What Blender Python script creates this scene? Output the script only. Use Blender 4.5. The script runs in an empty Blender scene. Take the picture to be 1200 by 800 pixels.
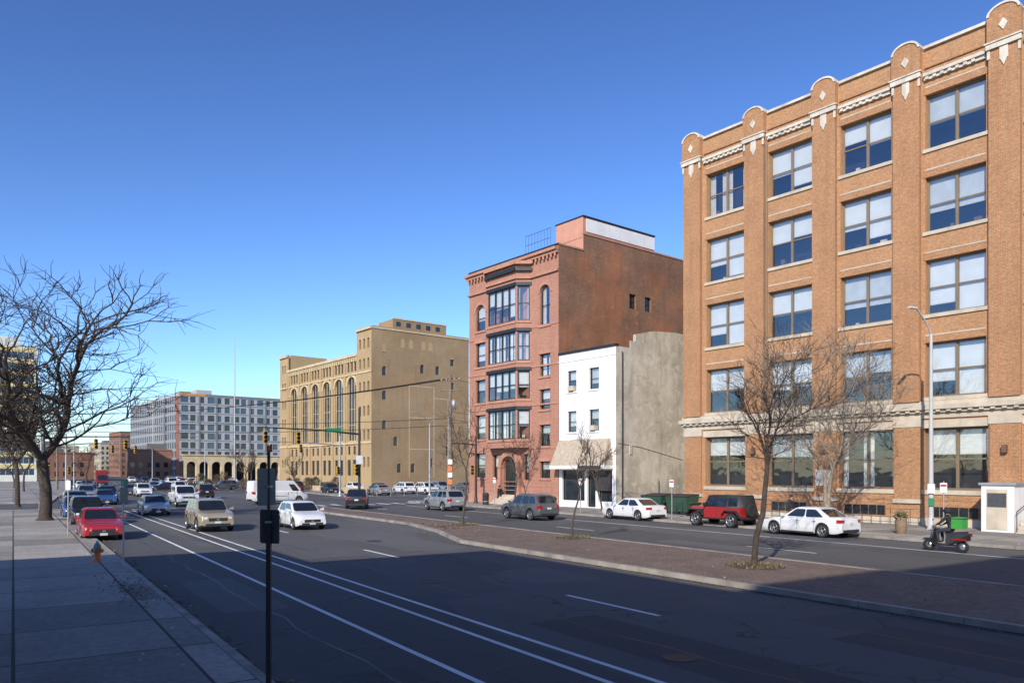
import bpy, bmesh, math, random
from mathutils import Vector, Matrix
R=random.Random(7)
S=bpy.context.scene
S.view_settings.view_transform='Standard'; S.view_settings.look='None'; S.view_settings.exposure=0
V=Vector
# ---------------------------------------------------------------- street frame
r1=V((-.5447,.8386,0)); nO=V((.8386,.5447,0)); r2=V((-.4783,.878,0)); AB=90.
def RO(o,a,z=0):
    p=nO*o+r1*min(a,AB)
    if a>AB: p=p+r2*(a-AB)
    return V((p.x,p.y,z))
BU=V((.63,-.776,0)).normalized(); BN=V((.776,.63,0)).normalized()
# ---------------------------------------------------------------- materials
def newmat(name):
    m=bpy.data.materials.new(name); m.use_nodes=True
    nt=m.node_tree; return m,nt,nt.nodes['Principled BSDF']
def N(nt,t,**k):
    n=nt.nodes.new(t)
    for a,b in k.items(): setattr(n,a,b)
    return n
def L(nt,a,b): nt.links.new(a,b)
def mixc(nt,fac,a,b,mode='MIX'):
    n=nt.nodes.new('ShaderNodeMix'); n.data_type='RGBA'; n.blend_type=mode
    for s,val in ((0,fac),(6,a),(7,b)):
        if isinstance(val,(int,float)): n.inputs[s].default_value=val
        elif isinstance(val,(tuple,list)): n.inputs[s].default_value=(*val[:3],1)
        else: L(nt,val,n.inputs[s])
    return n.outputs[2]
def ramp(nt,src,lo,hi,c0=0.,c1=1.):
    n=nt.nodes.new('ShaderNodeMapRange'); L(nt,src,n.inputs[0])
    n.inputs[1].default_value=lo;n.inputs[2].default_value=hi;n.inputs[3].default_value=c0;n.inputs[4].default_value=c1
    return n.outputs[0]
def noise(nt,vec,scale,detail=4,rough=.55):
    n=N(nt,'ShaderNodeTexNoise'); n.inputs['Scale'].default_value=scale;n.inputs['Detail'].default_value=detail;n.inputs['Roughness'].default_value=rough
    if vec is not None: L(nt,vec,n.inputs['Vector'])
    return n.outputs[0]
def scaled(nt,vec,s):
    n=N(nt,'ShaderNodeMapping'); n.inputs['Scale'].default_value=s; L(nt,vec,n.inputs[0]); return n.outputs[0]
def pos(nt): return N(nt,'ShaderNodeNewGeometry').outputs['Position']
def objc(nt): return N(nt,'ShaderNodeTexCoord').outputs['Object']
def uv(nt): return N(nt,'ShaderNodeTexCoord').outputs['UV']
def bump(nt,b,h,st=.3,dist=.02):
    n=N(nt,'ShaderNodeBump'); n.inputs['Strength'].default_value=st;n.inputs['Distance'].default_value=dist
    L(nt,h,n.inputs['Height']); L(nt,n.outputs[0],b.inputs['Normal'])
def M(name,col,rough=.8,metal=0,var=.15,sc=1.5,spec=.5,coat=0,bmp=0,streak=0):
    m,nt,b=newmat(name)
    p=pos(nt) if bmp or streak or var>.12 else objc(nt)
    f=ramp(nt,noise(nt,p,sc,6),.3,.7)
    c=mixc(nt,f,[x*(1-var) for x in col],[min(1,x*(1+var)) for x in col])
    if streak:
        f2=ramp(nt,noise(nt,scaled(nt,p,(1.2,1.2,.12)),1.6,5),.5,.75,0,streak)
        c=mixc(nt,f2,c,[x*.45 for x in col])
    L(nt,c,b.inputs['Base Color'])
    b.inputs['Roughness'].default_value=rough;b.inputs['Metallic'].default_value=metal
    b.inputs['Specular IOR Level'].default_value=spec; b.inputs['Coat Weight'].default_value=coat; b.inputs['Coat Roughness'].default_value=.04
    if bmp: bump(nt,b,noise(nt,p,sc*12,4),bmp,.02)
    return m
def BR(name,c1,c2,mort,bw=.22,rh=.075,ms=.012,offs=.5,stain=.35,rough=.85,blot=.2,bscale=.35,patch=None):
    m,nt,b=newmat(name); u=uv(nt)
    t=N(nt,'ShaderNodeTexBrick'); t.offset=offs; L(nt,u,t.inputs['Vector'])
    t.inputs['Color1'].default_value=(*c1,1);t.inputs['Color2'].default_value=(*c2,1);t.inputs['Mortar'].default_value=(*mort,1)
    t.inputs['Scale'].default_value=1;t.inputs['Mortar Size'].default_value=ms;t.inputs['Brick Width'].default_value=bw;t.inputs['Row Height'].default_value=rh
    t.inputs['Mortar Smooth'].default_value=.2; t.inputs['Bias'].default_value=0
    c0=t.outputs[0]
    if patch:
        c0=mixc(nt,ramp(nt,noise(nt,u,.22,7,.62),.46,.56,0,.8),c0,patch)
        c0=mixc(nt,ramp(nt,noise(nt,scaled(nt,u,(1,1.6,1)),.9,6,.7),.58,.66,0,.4),c0,[min(1,x*1.5) for x in patch])
    f=ramp(nt,noise(nt,u,bscale,8,.65),.35,.68)
    c=mixc(nt,f,c0,(1-blot*2,1-blot*2.1,1-blot*2.2),'MULTIPLY')
    c=mixc(nt,.5,c0,c)
    f2=ramp(nt,noise(nt,scaled(nt,u,(1.4,.1,1)),1.5,6),.5,.78,0,stain)
    c=mixc(nt,f2,c,[x*.4 for x in c1])
    f3=ramp(nt,noise(nt,u,7,3),.35,.65,.84,1.14)
    cc=N(nt,'ShaderNodeHueSaturation'); L(nt,c,cc.inputs['Color']); L(nt,f3,cc.inputs['Value'])
    L(nt,cc.outputs[0],b.inputs['Base Color']); b.inputs['Roughness'].default_value=rough
    bump(nt,b,t.outputs[1],-.25,.01)
    return m
def mk_asphalt(name,base=.052,patch=.25):
    m,nt,b=newmat(name); u=uv(nt)
    big=ramp(nt,noise(nt,u,.12,6),.3,.7)
    c=mixc(nt,big,(base*.8,base*.79,base*.78),(base*1.3,base*1.27,base*1.22))
    tr=ramp(nt,noise(nt,scaled(nt,u,(.9,.02,1)),1.0,4),.35,.7,0,.6)
    c=mixc(nt,tr,c,(base*.72,base*.71,base*.7))
    vo=N(nt,'ShaderNodeTexVoronoi'); vo.inputs['Scale'].default_value=.23; vo.distance='CHEBYCHEV'
    L(nt,scaled(nt,u,(1.3,.4,1)),vo.inputs['Vector'])
    sp=N(nt,'ShaderNodeSeparateColor'); L(nt,vo.outputs['Color'],sp.inputs[0])
    c=mixc(nt,ramp(nt,sp.outputs[0],.62,.64,0,patch),c,(base*.6,)*3)
    c=mixc(nt,ramp(nt,sp.outputs[1],.72,.74,0,patch),c,(base*1.9,base*1.85,base*1.8))
    wob=N(nt,'ShaderNodeTexNoise'); wob.inputs['Scale'].default_value=1.2; wob.inputs['Detail'].default_value=5; L(nt,u,wob.inputs['Vector'])
    add=N(nt,'ShaderNodeVectorMath'); add.operation='ADD'
    L(nt,u,add.inputs[0]); 
    ws=N(nt,'ShaderNodeVectorMath'); ws.operation='SCALE'; ws.inputs['Scale'].default_value=1.4; L(nt,wob.outputs['Color'],ws.inputs[0]); L(nt,ws.outputs[0],add.inputs[1])
    cr=N(nt,'ShaderNodeTexVoronoi'); cr.feature='DISTANCE_TO_EDGE'; cr.inputs['Scale'].default_value=.28; L(nt,add.outputs[0],cr.inputs['Vector'])
    cf=ramp(nt,cr.outputs['Distance'],.004,.012,.75,0)
    msk=ramp(nt,noise(nt,u,.3,3),.45,.6)
    mm=N(nt,'ShaderNodeMath'); mm.operation='MULTIPLY'; L(nt,cf,mm.inputs[0]); L(nt,msk,mm.inputs[1])
    c=mixc(nt,mm.outputs[0],c,(.012,.012,.012))
    gr=noise(nt,u,55,3,.7)
    c2=mixc(nt,ramp(nt,gr,.35,.7,0,.5),c,(base*2.0,base*1.95,base*1.88))
    st=ramp(nt,noise(nt,u,1.1,5,.7),.6,.75,0,.5)
    c2=mixc(nt,st,c2,(base*.45,)*3)
    L(nt,c2,b.inputs['Base Color']); b.inputs['Roughness'].default_value=.85; b.inputs['Specular IOR Level'].default_value=.3
    bump(nt,b,gr,.35,.01); return m
asphalt=mk_asphalt('asphalt',.082,.32); lotasph=mk_asphalt('lot_asphalt',.1)
def mk_paint(name,col,wear=.5):
    m,nt,b=newmat(name); u=uv(nt)
    f=ramp(nt,noise(nt,u,6,8,.75),wear,wear+.13)
    f2=ramp(nt,noise(nt,u,.5,3),.3,.75,0,.3)
    c=mixc(nt,f,col,(.08,.08,.08)); c=mixc(nt,f2,c,(.14,.14,.14))
    L(nt,c,b.inputs['Base Color']); b.inputs['Roughness'].default_value=.7; return m
paint=mk_paint('road_paint_white',(.84,.84,.82),.58); paintY=mk_paint('road_paint_yellow',(.6,.4,.06),.46)
walkm=BR('sidewalk_concrete',(.40,.37,.325),(.22,.20,.18),(.04,.04,.035),bw=2.45,rh=2.9,ms=.03,offs=.0,stain=.15,blot=.24,bscale=.6)
kerbm=M('granite_kerb',(.30,.27,.235),.85,var=.35,sc=1.2,bmp=.3)
paver=BR('median_brick_pavers',(.25,.175,.135),(.18,.125,.10),(.12,.1,.08),bw=.22,rh=.11,ms=.012,stain=.3,blot=.3,bscale=.8)
earth=M('tree_pit_soil',(.07,.05,.035),.95,var=.4,sc=5,bmp=.6)
groundm=M('ground_dirt',(.14,.13,.11),.95,var=.3,sc=.05)
# ------------------------------------------------------------- mesh builder
class MB:
    def __init__(s): s.v=[];s.f=[];s.m=[];s.sm=[];s.mats=[]
    def mi(s,mat):
        if mat not in s.mats: s.mats.append(mat)
        return s.mats.index(mat)
    def poly(s,pts,mat,sm=False):
        b=len(s.v); s.v+=[V(p) for p in pts]; s.f.append(tuple(range(b,b+len(pts)))); s.m.append(s.mi(mat)); s.sm.append(sm)
    def mesh(s,vs,fs,mat,sm=False):
        b=len(s.v); s.v+=[V(p) for p in vs]; i=s.mi(mat)
        for f in fs: s.f.append(tuple(b+k for k in f)); s.m.append(i); s.sm.append(sm)
    def hexa(s,p,mat):
        s.mesh(p,[(3,2,1,0),(4,5,6,7),(0,1,5,4),(1,2,6,5),(2,3,7,6),(3,0,4,7)],mat)
    def box(s,x0,x1,y0,y1,z0,z1,mat):
        s.hexa([(x0,y0,z0),(x1,y0,z0),(x1,y1,z0),(x0,y1,z0),(x0,y0,z1),(x1,y0,z1),(x1,y1,z1),(x0,y1,z1)],mat)
    def tube(s,pts,rad,mat,n=8,cap=True,sm=True):
        pts=[V(p) for p in pts]; vs=[];fs=[]
        if isinstance(rad,(int,float)): rad=[rad]*len(pts)
        d=(pts[1]-pts[0]).normalized(); a=d.orthogonal().normalized()
        for i,p in enumerate(pts):
            if i==0: t=pts[1]-p
            elif i==len(pts)-1: t=p-pts[i-1]
            else: t=pts[i+1]-pts[i-1]
            t.normalize(); a=(a-t*a.dot(t)); a=a.normalized() if a.length>1e-6 else t.orthogonal().normalized(); bb=t.cross(a)
            for k in range(n):
                an=2*math.pi*k/n; vs.append(p+(a*math.cos(an)+bb*math.sin(an))*rad[i])
        for i in range(len(pts)-1):
            for k in range(n):
                k2=(k+1)%n; fs.append((i*n+k,i*n+k2,(i+1)*n+k2,(i+1)*n+k))
        s.mesh(vs,fs,mat,sm)
        if cap:
            s.poly(vs[:n][::-1],mat); s.poly(vs[-n:],mat)
    def lathe(s,c,ax,prof,mat,n=20,sm=True):
        ax=V(ax).normalized(); a=ax.orthogonal().normalized(); b=ax.cross(a); c=V(c); vs=[];fs=[]
        for (h,r) in prof:
            for k in range(n):
                an=2*math.pi*k/n; vs.append(c+ax*h+(a*math.cos(an)+b*math.sin(an))*r)
        for i in range(len(prof)-1):
            for k in range(n):
                k2=(k+1)%n; fs.append((i*n+k,i*n+k2,(i+1)*n+k2,(i+1)*n+k))
        s.mesh(vs,fs,mat,sm)
    def ell(s,c,r,mat,n=12,m=8):
        vs=[];fs=[];c=V(c)
        for i in range(m+1):
            th=math.pi*i/m
            for k in range(n):
                an=2*math.pi*k/n; vs.append(c+V((r[0]*math.sin(th)*math.cos(an),r[1]*math.sin(th)*math.sin(an),r[2]*math.cos(th))))
        for i in range(m):
            for k in range(n):
                k2=(k+1)%n; fs.append(((i+1)*n+k,(i+1)*n+k2,i*n+k2,i*n+k))
        s.mesh(vs,fs,mat,True)
    def build(s,name,parent=None,org=V((0,0,0)),uvs=True,weld=0):
        me=bpy.data.meshes.new(name); me.from_pydata([tuple(p-org) for p in s.v],[],s.f)
        for m in s.mats: me.materials.append(m)
        me.polygons.foreach_set('material_index',s.m); me.polygons.foreach_set('use_smooth',s.sm)
        if uvs:
            ul=me.uv_layers.new(name='UVMap'); dat=[0.0]*(2*len(me.loops))
            for p in me.polygons:
                nn=p.normal
                if abs(nn.z)>.7:
                    for li in p.loop_indices:
                        w=s.v[me.loops[li].vertex_index]; dat[2*li]=w.dot(nO); dat[2*li+1]=w.dot(r1)
                else:
                    t=V((-nn.y,nn.x,0)); t=t.normalized() if t.length>1e-6 else V((1,0,0))
                    for li in p.loop_indices:
                        w=s.v[me.loops[li].vertex_index]; dat[2*li]=w.dot(t); dat[2*li+1]=w.z
            ul.data.foreach_set('uv',dat)
        if weld:
            bm=bmesh.new(); bm.from_mesh(me); bmesh.ops.remove_doubles(bm,verts=bm.verts,dist=.0005)
            for e in bm.edges:
                if len(e.link_faces)==2 and e.calc_face_angle(0)>weld: e.smooth=False
            bm.to_mesh(me); bm.free()
        me.update()
        o=bpy.data.objects.new(name,me); S.collection.objects.link(o)
        if parent: o.parent=parent
        return o
class Obj:
    def __init__(s,name): s.name=name; s.parts={}; s.nouv=set(); s.weld={}
    def p(s,n):
        if n not in s.parts: s.parts[n]=MB()
        return s.parts[n]
    def done(s,org=V((0,0,0)),loc=None,rz=0):
        org=V(org)
        e=bpy.data.objects.new(s.name,None); S.collection.objects.link(e); e.empty_display_size=.3
        if loc is None: e.location=org
        else: e.location=loc; e.rotation_euler=(0,0,rz)
        for n,mb in s.parts.items():
            if mb.f: mb.build(n,e,org,n not in s.nouv,s.weld.get(n,0))
        return e
class Fr:
    def __init__(s,o,u,n): s.o=V((o[0],o[1],0)); s.u=V(u); s.n=V(n)
    def p(s,u,d,z): q=s.o+s.u*u+s.n*d; return V((q.x,q.y,z))
    def right(s,w): return Fr(s.p(w,0,0),s.n,-s.u)
    def left(s,d): return Fr(s.p(0,d,0),-s.n,s.u)
    def back(s,w,d): return Fr(s.p(w,d,0),-s.u,-s.n)
def fbox(mb,fr,u0,u1,d0,d1,z0,z1,mat):
    mb.hexa([fr.p(u0,d0,z0),fr.p(u1,d0,z0),fr.p(u1,d1,z0),fr.p(u0,d1,z0),fr.p(u0,d0,z1),fr.p(u1,d0,z1),fr.p(u1,d1,z1),fr.p(u0,d1,z1)],mat)
def facade(mb,fr,u0,u1,z0,z1,ops,dep,mat,rev=None):
    rev=rev or mat
    us=sorted(set([u0,u1]+[x for o in ops for x in o[:2]])); zs=sorted(set([z0,z1]+[x for o in ops for x in o[2:4]]))
    for i in range(len(us)-1):
        j=0
        while j<len(zs)-1:
            uc=(us[i]+us[i+1])/2
            def solid(j):
                zc=(zs[j]+zs[j+1])/2
                return not any(o[0]<uc<o[1] and o[2]<zc<o[3] for o in ops)
            if solid(j):
                k=j
                while k+1<len(zs)-1 and solid(k+1): k+=1
                mb.poly([fr.p(us[i],0,zs[j]),fr.p(us[i+1],0,zs[j]),fr.p(us[i+1],0,zs[k+1]),fr.p(us[i],0,zs[k+1])],mat); j=k+1
            else: j+=1
    for o in ops:
        a,b,c,d=o[:4]; arch=len(o)>4 and o[4]
        r=(b-a)/2; sp=d-r if arch else d
        mb.poly([fr.p(a,0,c),fr.p(a,0,sp),fr.p(a,dep,sp),fr.p(a,dep,c)],rev)
        mb.poly([fr.p(b,0,c),fr.p(b,dep,c),fr.p(b,dep,sp),fr.p(b,0,sp)],rev)
        mb.poly([fr.p(a,0,c),fr.p(a,dep,c),fr.p(b,dep,c),fr.p(b,0,c)],rev)
        if arch:
            arc=[((a+b)/2-r*math.cos(math.pi*k/10),sp+r*math.sin(math.pi*k/10)) for k in range(11)]
            for k in range(10):
                p,q=arc[k],arc[k+1]
                mb.poly([fr.p(p[0],0,p[1]),fr.p(q[0],0,q[1]),fr.p(q[0],dep,q[1]),fr.p(p[0],dep,p[1])],rev)
                mb.poly([fr.p(p[0],0,p[1]),fr.p(q[0],0,q[1]),fr.p(q[0],0,d),fr.p(p[0],0,d)],mat)
        else: mb.poly([fr.p(a,0,d),fr.p(b,0,d),fr.p(b,dep,d),fr.p(a,dep,d)],rev)
def mk_glass(name,refl=.13,tint=(.88,.9,.9)):
    m,nt,b=newmat(name); nt.nodes.remove(b); out=nt.nodes['Material Output']
    tr=N(nt,'ShaderNodeBsdfTransparent'); tr.inputs[0].default_value=(*tint,1)
    gl=N(nt,'ShaderNodeBsdfGlossy'); gl.inputs['Roughness'].default_value=.02; gl.inputs[0].default_value=(.9,.95,1,1)
    bp=N(nt,'ShaderNodeBump'); bp.inputs['Strength'].default_value=.15; bp.inputs['Distance'].default_value=.06
    L(nt,noise(nt,pos(nt),.7,2),bp.inputs['Height']); L(nt,bp.outputs[0],gl.inputs['Normal'])
    lw=N(nt,'ShaderNodeLayerWeight'); lw.inputs[0].default_value=.25
    f=ramp(nt,lw.outputs['Facing'],0,1,refl,.85)
    mx=N(nt,'ShaderNodeMixShader'); L(nt,f,mx.inputs[0]); L(nt,tr.outputs[0],mx.inputs[1]); L(nt,gl.outputs[0],mx.inputs[2]); L(nt,mx.outputs[0],out.inputs[0])
    return m
glass=mk_glass('window_glass_clear')
gdark=M('window_glass_dark',(.022,.028,.034),.06,var=.5,sc=.4,spec=.9)
gblue=M('window_glass_blue',(.05,.08,.12),.06,var=.3,sc=.2,spec=.9)
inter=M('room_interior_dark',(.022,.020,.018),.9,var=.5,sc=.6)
blinds=[M('roller_blind_white',(.74,.75,.74),.8,var=.06),M('roller_blind_grey',(.56,.59,.60),.8,var=.1),M('curtain_cream',(.6,.56,.5),.85,var=.15,sc=6)]
signm0=M('indoor_object',(.16,.08,.05),.7)
def win(ob,fr,op,dep,cols=1,rows=1,fm=None,rich=False,fw=.07,gm=None,off=.03):
    ua,ub,za,zb=op[:4]; g=ob.p('window_glass'); q=ob.p('window_frames')
    g.poly([fr.p(ua,dep+off,za),fr.p(ub,dep+off,za),fr.p(ub,dep+off,zb),fr.p(ua,dep+off,zb)],gm or (glass if rich else gdark))
    if fm:
        fbox(q,fr,ua,ub,dep-.03,dep+.06,zb-fw,zb,fm); fbox(q,fr,ua,ub,dep-.03,dep+.06,za,za+fw,fm)
        for k in range(cols+1):
            c=ua+(ub-ua)*k/cols; w=fw*(1.3 if 0<k<cols else 1)
            a=max(ua,c-w/2) if k else ua; b=min(ub,c+w/2) if k<cols else ub
            if k==0: b=ua+fw
            if k==cols: a=ub-fw
            fbox(q,fr,a,b,dep-.035,dep+.055,za+fw,zb-fw,fm)
        for k in range(1,rows):
            z=za+(zb-za)*k/rows
            for c in range(cols):
                a=ua+(ub-ua)*c/cols+fw*.7; b=ua+(ub-ua)*(c+1)/cols-fw*.7
                fbox(q,fr,a,b,dep-.02,dep+.05,z-fw*.35,z+fw*.35,fm)
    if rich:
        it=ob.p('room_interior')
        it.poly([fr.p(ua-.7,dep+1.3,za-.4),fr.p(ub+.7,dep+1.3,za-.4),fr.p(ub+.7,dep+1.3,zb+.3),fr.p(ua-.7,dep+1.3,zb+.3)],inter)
        bl=ob.p('blinds'); mode=R.random(); base=R.choice([.42,.52,.55,.62,.7,.95])
        bm_=blinds[0 if R.random()<.6 else 1]
        for c in range(cols):
            a=ua+(ub-ua)*c/cols+.06; b=ua+(ub-ua)*(c+1)/cols-.06; h=zb-za
            if mode<.8:
                dr=base+R.choice([0,0,0,.06,.3,-.15]); dr=min(.97,max(.12,dr))
                bl.poly([fr.p(a,dep+.14,zb-h*dr),fr.p(b,dep+.14,zb-h*dr),fr.p(b,dep+.14,zb),fr.p(a,dep+.14,zb)],bm_)
                bl.poly([fr.p(a,dep+.13,zb-h*dr-.03),fr.p(b,dep+.13,zb-h*dr-.03),fr.p(b,dep+.13,zb-h*dr+.03),fr.p(a,dep+.13,zb-h*dr+.03)],blinds[2])
            else:
                w=(b-a)*R.uniform(.15,.42); n=6
                for (x0,x1) in ((a,a+w),(b-w,b)):
                    for k in range(n):
                        p=x0+(x1-x0)*k/n; p2=x0+(x1-x0)*(k+1)/n
                        bl.poly([fr.p(p,dep+.14+.05*(k%2),za),fr.p(p2,dep+.14+.05*((k+1)%2),za),fr.p(p2,dep+.14+.05*((k+1)%2),zb),fr.p(p,dep+.14+.05*(k%2),zb)],blinds[2 if mode<.9 else 0])
            if R.random()<.3:
                x=R.uniform(a+.2,b-.4); hh=R.uniform(.2,.6); fbox(bl,fr,x,x+R.uniform(.15,.4),dep+.3,dep+.5,za,za+hh,R.choice([blinds[2],inter,signm0]))
def shell(ob,fr,w,dep,h,wm,ops=(),sops=(),sm=None,roofm=None,dpt=.2,z0=0,lops=()):
    wl=ob.p('walls'); facade(wl,fr,0,w,z0,h,list(ops),dpt,wm); facade(wl,fr.right(w),0,dep,z0,h,list(sops),dpt,sm or wm)
    facade(wl,fr.left(dep),0,dep,z0,h,list(lops),dpt,sm or wm); facade(wl,fr.back(w,dep),0,w,z0,h,[],dpt,sm or wm)
    ob.p('roof').poly([fr.p(0,0,h),fr.p(w,0,h),fr.p(w,dep,h),fr.p(0,dep,h)],roofm or roofgrey)
roofgrey=M('roof_membrane',(.12,.12,.12),.9)
# ------------------------------------------------------------- ground sheets
def strip(mb,o0,o1,a0,a1,z,mat):
    cuts=[a0]+([AB] if a0<AB<a1 else [])+[a1]
    for i in range(len(cuts)-1):
        a,b=cuts[i],cuts[i+1]
        mb.poly([RO(o0,a,z),RO(o1,a,z),RO(o1,b,z),RO(o0,b,z)],mat)
def slab(mb,o0,o1,a0,a1,z0,z1,mat):
    cuts=[a0]+([AB] if a0<AB<a1 else [])+[a1]
    for i in range(len(cuts)-1):
        a,b=cuts[i],cuts[i+1]
        mb.hexa([RO(o0,a,z0),RO(o1,a,z0),RO(o1,b,z0),RO(o0,b,z0),RO(o0,a,z1),RO(o1,a,z1),RO(o1,b,z1),RO(o0,b,z1)],mat)
def single(name,fn,org=V((0,0,0)),uvs=True,weld=0):
    mb=MB(); fn(mb); o=mb.build(name,None,V(org),uvs,weld); o.location=org; return o
single('ground',lambda m:m.poly([(-3000,-3000,-.03),(3000,-3000,-.03),(3000,3000,-.03),(-3000,3000,-.03)],groundm))
single('road',lambda m:strip(m,3.2,34.5,-100,700,0,asphalt))
def f(m):
    strip(m,-200,3.2,74,90,0,asphalt); strip(m,34.5,260,74,90,0,asphalt)
single('cross_street',f)
single('parking_lot',lambda m:strip(m,38.2,190,90.0,330,.0,lotasph))
def f(m):
    slab(m,-80,3.03,-100,73,-.02,.13,walkm); slab(m,-80,3.03,91,600,-.02,.13,walkm)
single('sidewalk',f)
def f(m):
    slab(m,34.67,90,-100,73,-.02,.13,walkm); slab(m,34.67,38.2,91,330,-.02,.13,walkm)
single('sidewalk',f)
def f(m):
    a=-100
    while a<73:
        b=min(73,a+2.4); slab(m,3.033,3.2,a+.01,b-.01,-.02,.137,kerbm); slab(m,34.5,34.667,a+.01,b-.01,-.02,.137,kerbm); a=b
    slab(m,3.033,3.2,91,600,-.02,.137,kerbm); slab(m,34.5,34.667,91,330,-.02,.137,kerbm)
    slab(m,-80,3.0,73.003,73.2,-.02,.137,kerbm); slab(m,-80,3.0,90.8,90.997,-.02,.137,kerbm); slab(m,34.7,90,73.003,73.2,-.02,.137,kerbm)
single('kerb',f)
def f(m):
    m.poly([RO(16.9,-100,.13),RO(22.5,-100,.13),RO(22.5,30,.13),RO(16.9,30,.13)],paver)
    m.poly([RO(16.9,30,.13),RO(22.5,30,.13),RO(22.5,36,.13),RO(18.8,36,.13)],paver)
    m.poly([RO(18.8,36,.13),RO(22.5,36,.13),RO(22.5,42,.13),RO(20.0,42,.13)],paver)
    m.poly([RO(20.0,42,.13),RO(22.5,42,.13),RO(22.5,66,.13),RO(21.9,67.4,.13),RO(20.6,67.4,.13),RO(20.0,66,.13)],paver)
single('median_island',f)
def f(m):
    def seg(o0,a0,o1,a1,inn):
        ln=math.hypot(o1-o0,a1-a0); n=max(1,int(ln/2.4)); g=.008/ln
        for k in range(n):
            s,t=k/n+g,(k+1)/n-g
            p=[(o0+(o1-o0)*x,a0+(a1-a0)*x) for x in (s,t)]
            q=[(x+inn[0],y+inn[1]) for x,y in p]
            B=[p[0],p[1],q[1],q[0]]
            m.hexa([RO(x,y,-.02) for x,y in B]+[RO(x,y,.145) for x,y in B],kerbm)
    seg(16.7,-100,16.7,30,(.2,0)); seg(16.7,30,18.6,36,(.2,0)); seg(18.6,36,19.8,42,(.2,0)); seg(19.8,42,19.8,66,(.2,0))
    seg(19.8,66,20.5,67.6,(.15,-.15)); seg(20.5,67.6,22,67.6,(0,-.2)); seg(22,67.6,22.7,66,(-.15,-.15)); seg(22.7,66,22.7,-100,(-.2,0))
single('median_kerb',f)
def f(m):
    z=.005
    strip(m,5.88,6.0,-60,70,z,paint); strip(m,7.52,7.64,-60,70,z,paint); strip(m,8.18,8.30,-60,70,z,paint)
    for k in range(-4,4):
        a=12.5+13.7*k
        strip(m,11.95,12.08,a,a+3.4,z,paint)
    for k in range(-4,5):
        a=5+13.7*k
        if a<66: strip(m,26.28,26.4,a,a+3.4,z,paint)
    strip(m,30.9,31.02,-60,66,z,paint)
    strip(m,8.4,16.0,71.4,71.9,z,paint)
    for k in range(7):
        strip(m,4+1.9*k,4.5+1.9*k,92.5,95.5,z,paint)
        strip(m,24+1.6*k,24.5+1.6*k,69,72,z,paint)
    for k in range(12):
        a=98+13.7*k; strip(m,11.95,12.1,a,a+3.4,z,paint); strip(m,8.2,8.35,a,a+13.7,z,paint); strip(m,16,16.15,a,a+13.7,z,paintY); strip(m,26.3,26.4,a,a+3.4,z,paint)
    for k in range(10):
        strip(m,44+2.8*k,44.1+2.8*k,108,113.5,z,paint)
single('road_markings',f)
tar=M('tar_seam_black',(.025,.025,.026),.5,var=.3,sc=3)
def f(m):
    rr=random.Random(3)
    for (o,a0,a1,j) in ((9.95,-10,60,.1),(14.3,-5,30,.15),(4.9,2,40,.12),(24.4,-5,60,.1),(28.9,0,60,.1)):
        a=a0; x=o
        while a<a1:
            b=a+rr.uniform(.6,1.4); x2=o+rr.uniform(-j,j); w=rr.uniform(.012,.03)
            m.poly([RO(x-w,a,.003),RO(x+w,a,.003),RO(x2+w,b,.003),RO(x2-w,b,.003)],tar); x=x2; a=b
    for a0 in (6,11,15,19,23,27,33,38,45,52):
        x=3.3+rr.uniform(0,6);a=a0; e=x+rr.uniform(3,8)
        while x<e:
            x2=x+rr.uniform(.5,1.1); b=a+rr.uniform(-.35,.35); w=rr.uniform(.008,.022)
            m.poly([RO(x,a-w,.002),RO(x2,b-w,.002),RO(x2,b+w,.002),RO(x,a+w,.002)],tar); x=x2;a=b
single('road_crack_sealing',f)
asph_d=mk_asphalt('asphalt_patch_new',.064,.1); asph_l=mk_asphalt('asphalt_patch_old',.105,.1)
def f(m):
    for (o0,o1,a0,a1,mt) in ((9.1,10.9,6.5,13.4,asph_d),(12.6,14.9,17.8,21.0,asph_l),(4.0,5.5,18,24,asph_l),(13.1,15.3,3.5,9,asph_d),(8.6,11.3,26,27.6,asph_d),(24.6,26.0,19,26,asph_l),(28,30.3,34,38,asph_d),(4.2,5.4,9,11.6,asph_d),(9.0,11.6,44,50,asph_d)):
        strip(m,o0,o1,a0,a1,.0012,mt)
single('asphalt_patches',f)
gut=M('gutter_grime',(.06,.053,.045),.95,var=.5,sc=2.5)
def f(m):
    rr=random.Random(12)
    for (o,s_) in ((3.2,1),(16.7,-1),(22.7,1),(34.5,-1)):
        a=-20
        while a<(30 if s_<0 and o<17 else 66):
            b=a+rr.uniform(.4,.9); w0=rr.uniform(.08,.3)
            m.poly([RO(o,a,.0035),RO(o+s_*w0,a,.0035),RO(o+s_*w0*rr.uniform(.8,1.2),b,.0035),RO(o,b,.0035)],gut); a=b
single('gutter_dirt',f)
iron=M('cast_iron',(.045,.04,.038),.6,metal=.5,var=.3,sc=8)
for (o,a,rr_) in ((10.2,20,.35),(13.9,33,.35),(6.9,31,.3),(28,22,.35),(9.6,9.5,.3)):
    c=RO(o,a,0)
    def f(m):
        m.lathe(c,(0,0,1),[(.002,rr_),(.008,rr_),(.008,rr_-.04),(.006,rr_-.05),(.006,.001)],iron,24,False)
    single('manhole_cover',f,c)
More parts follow.
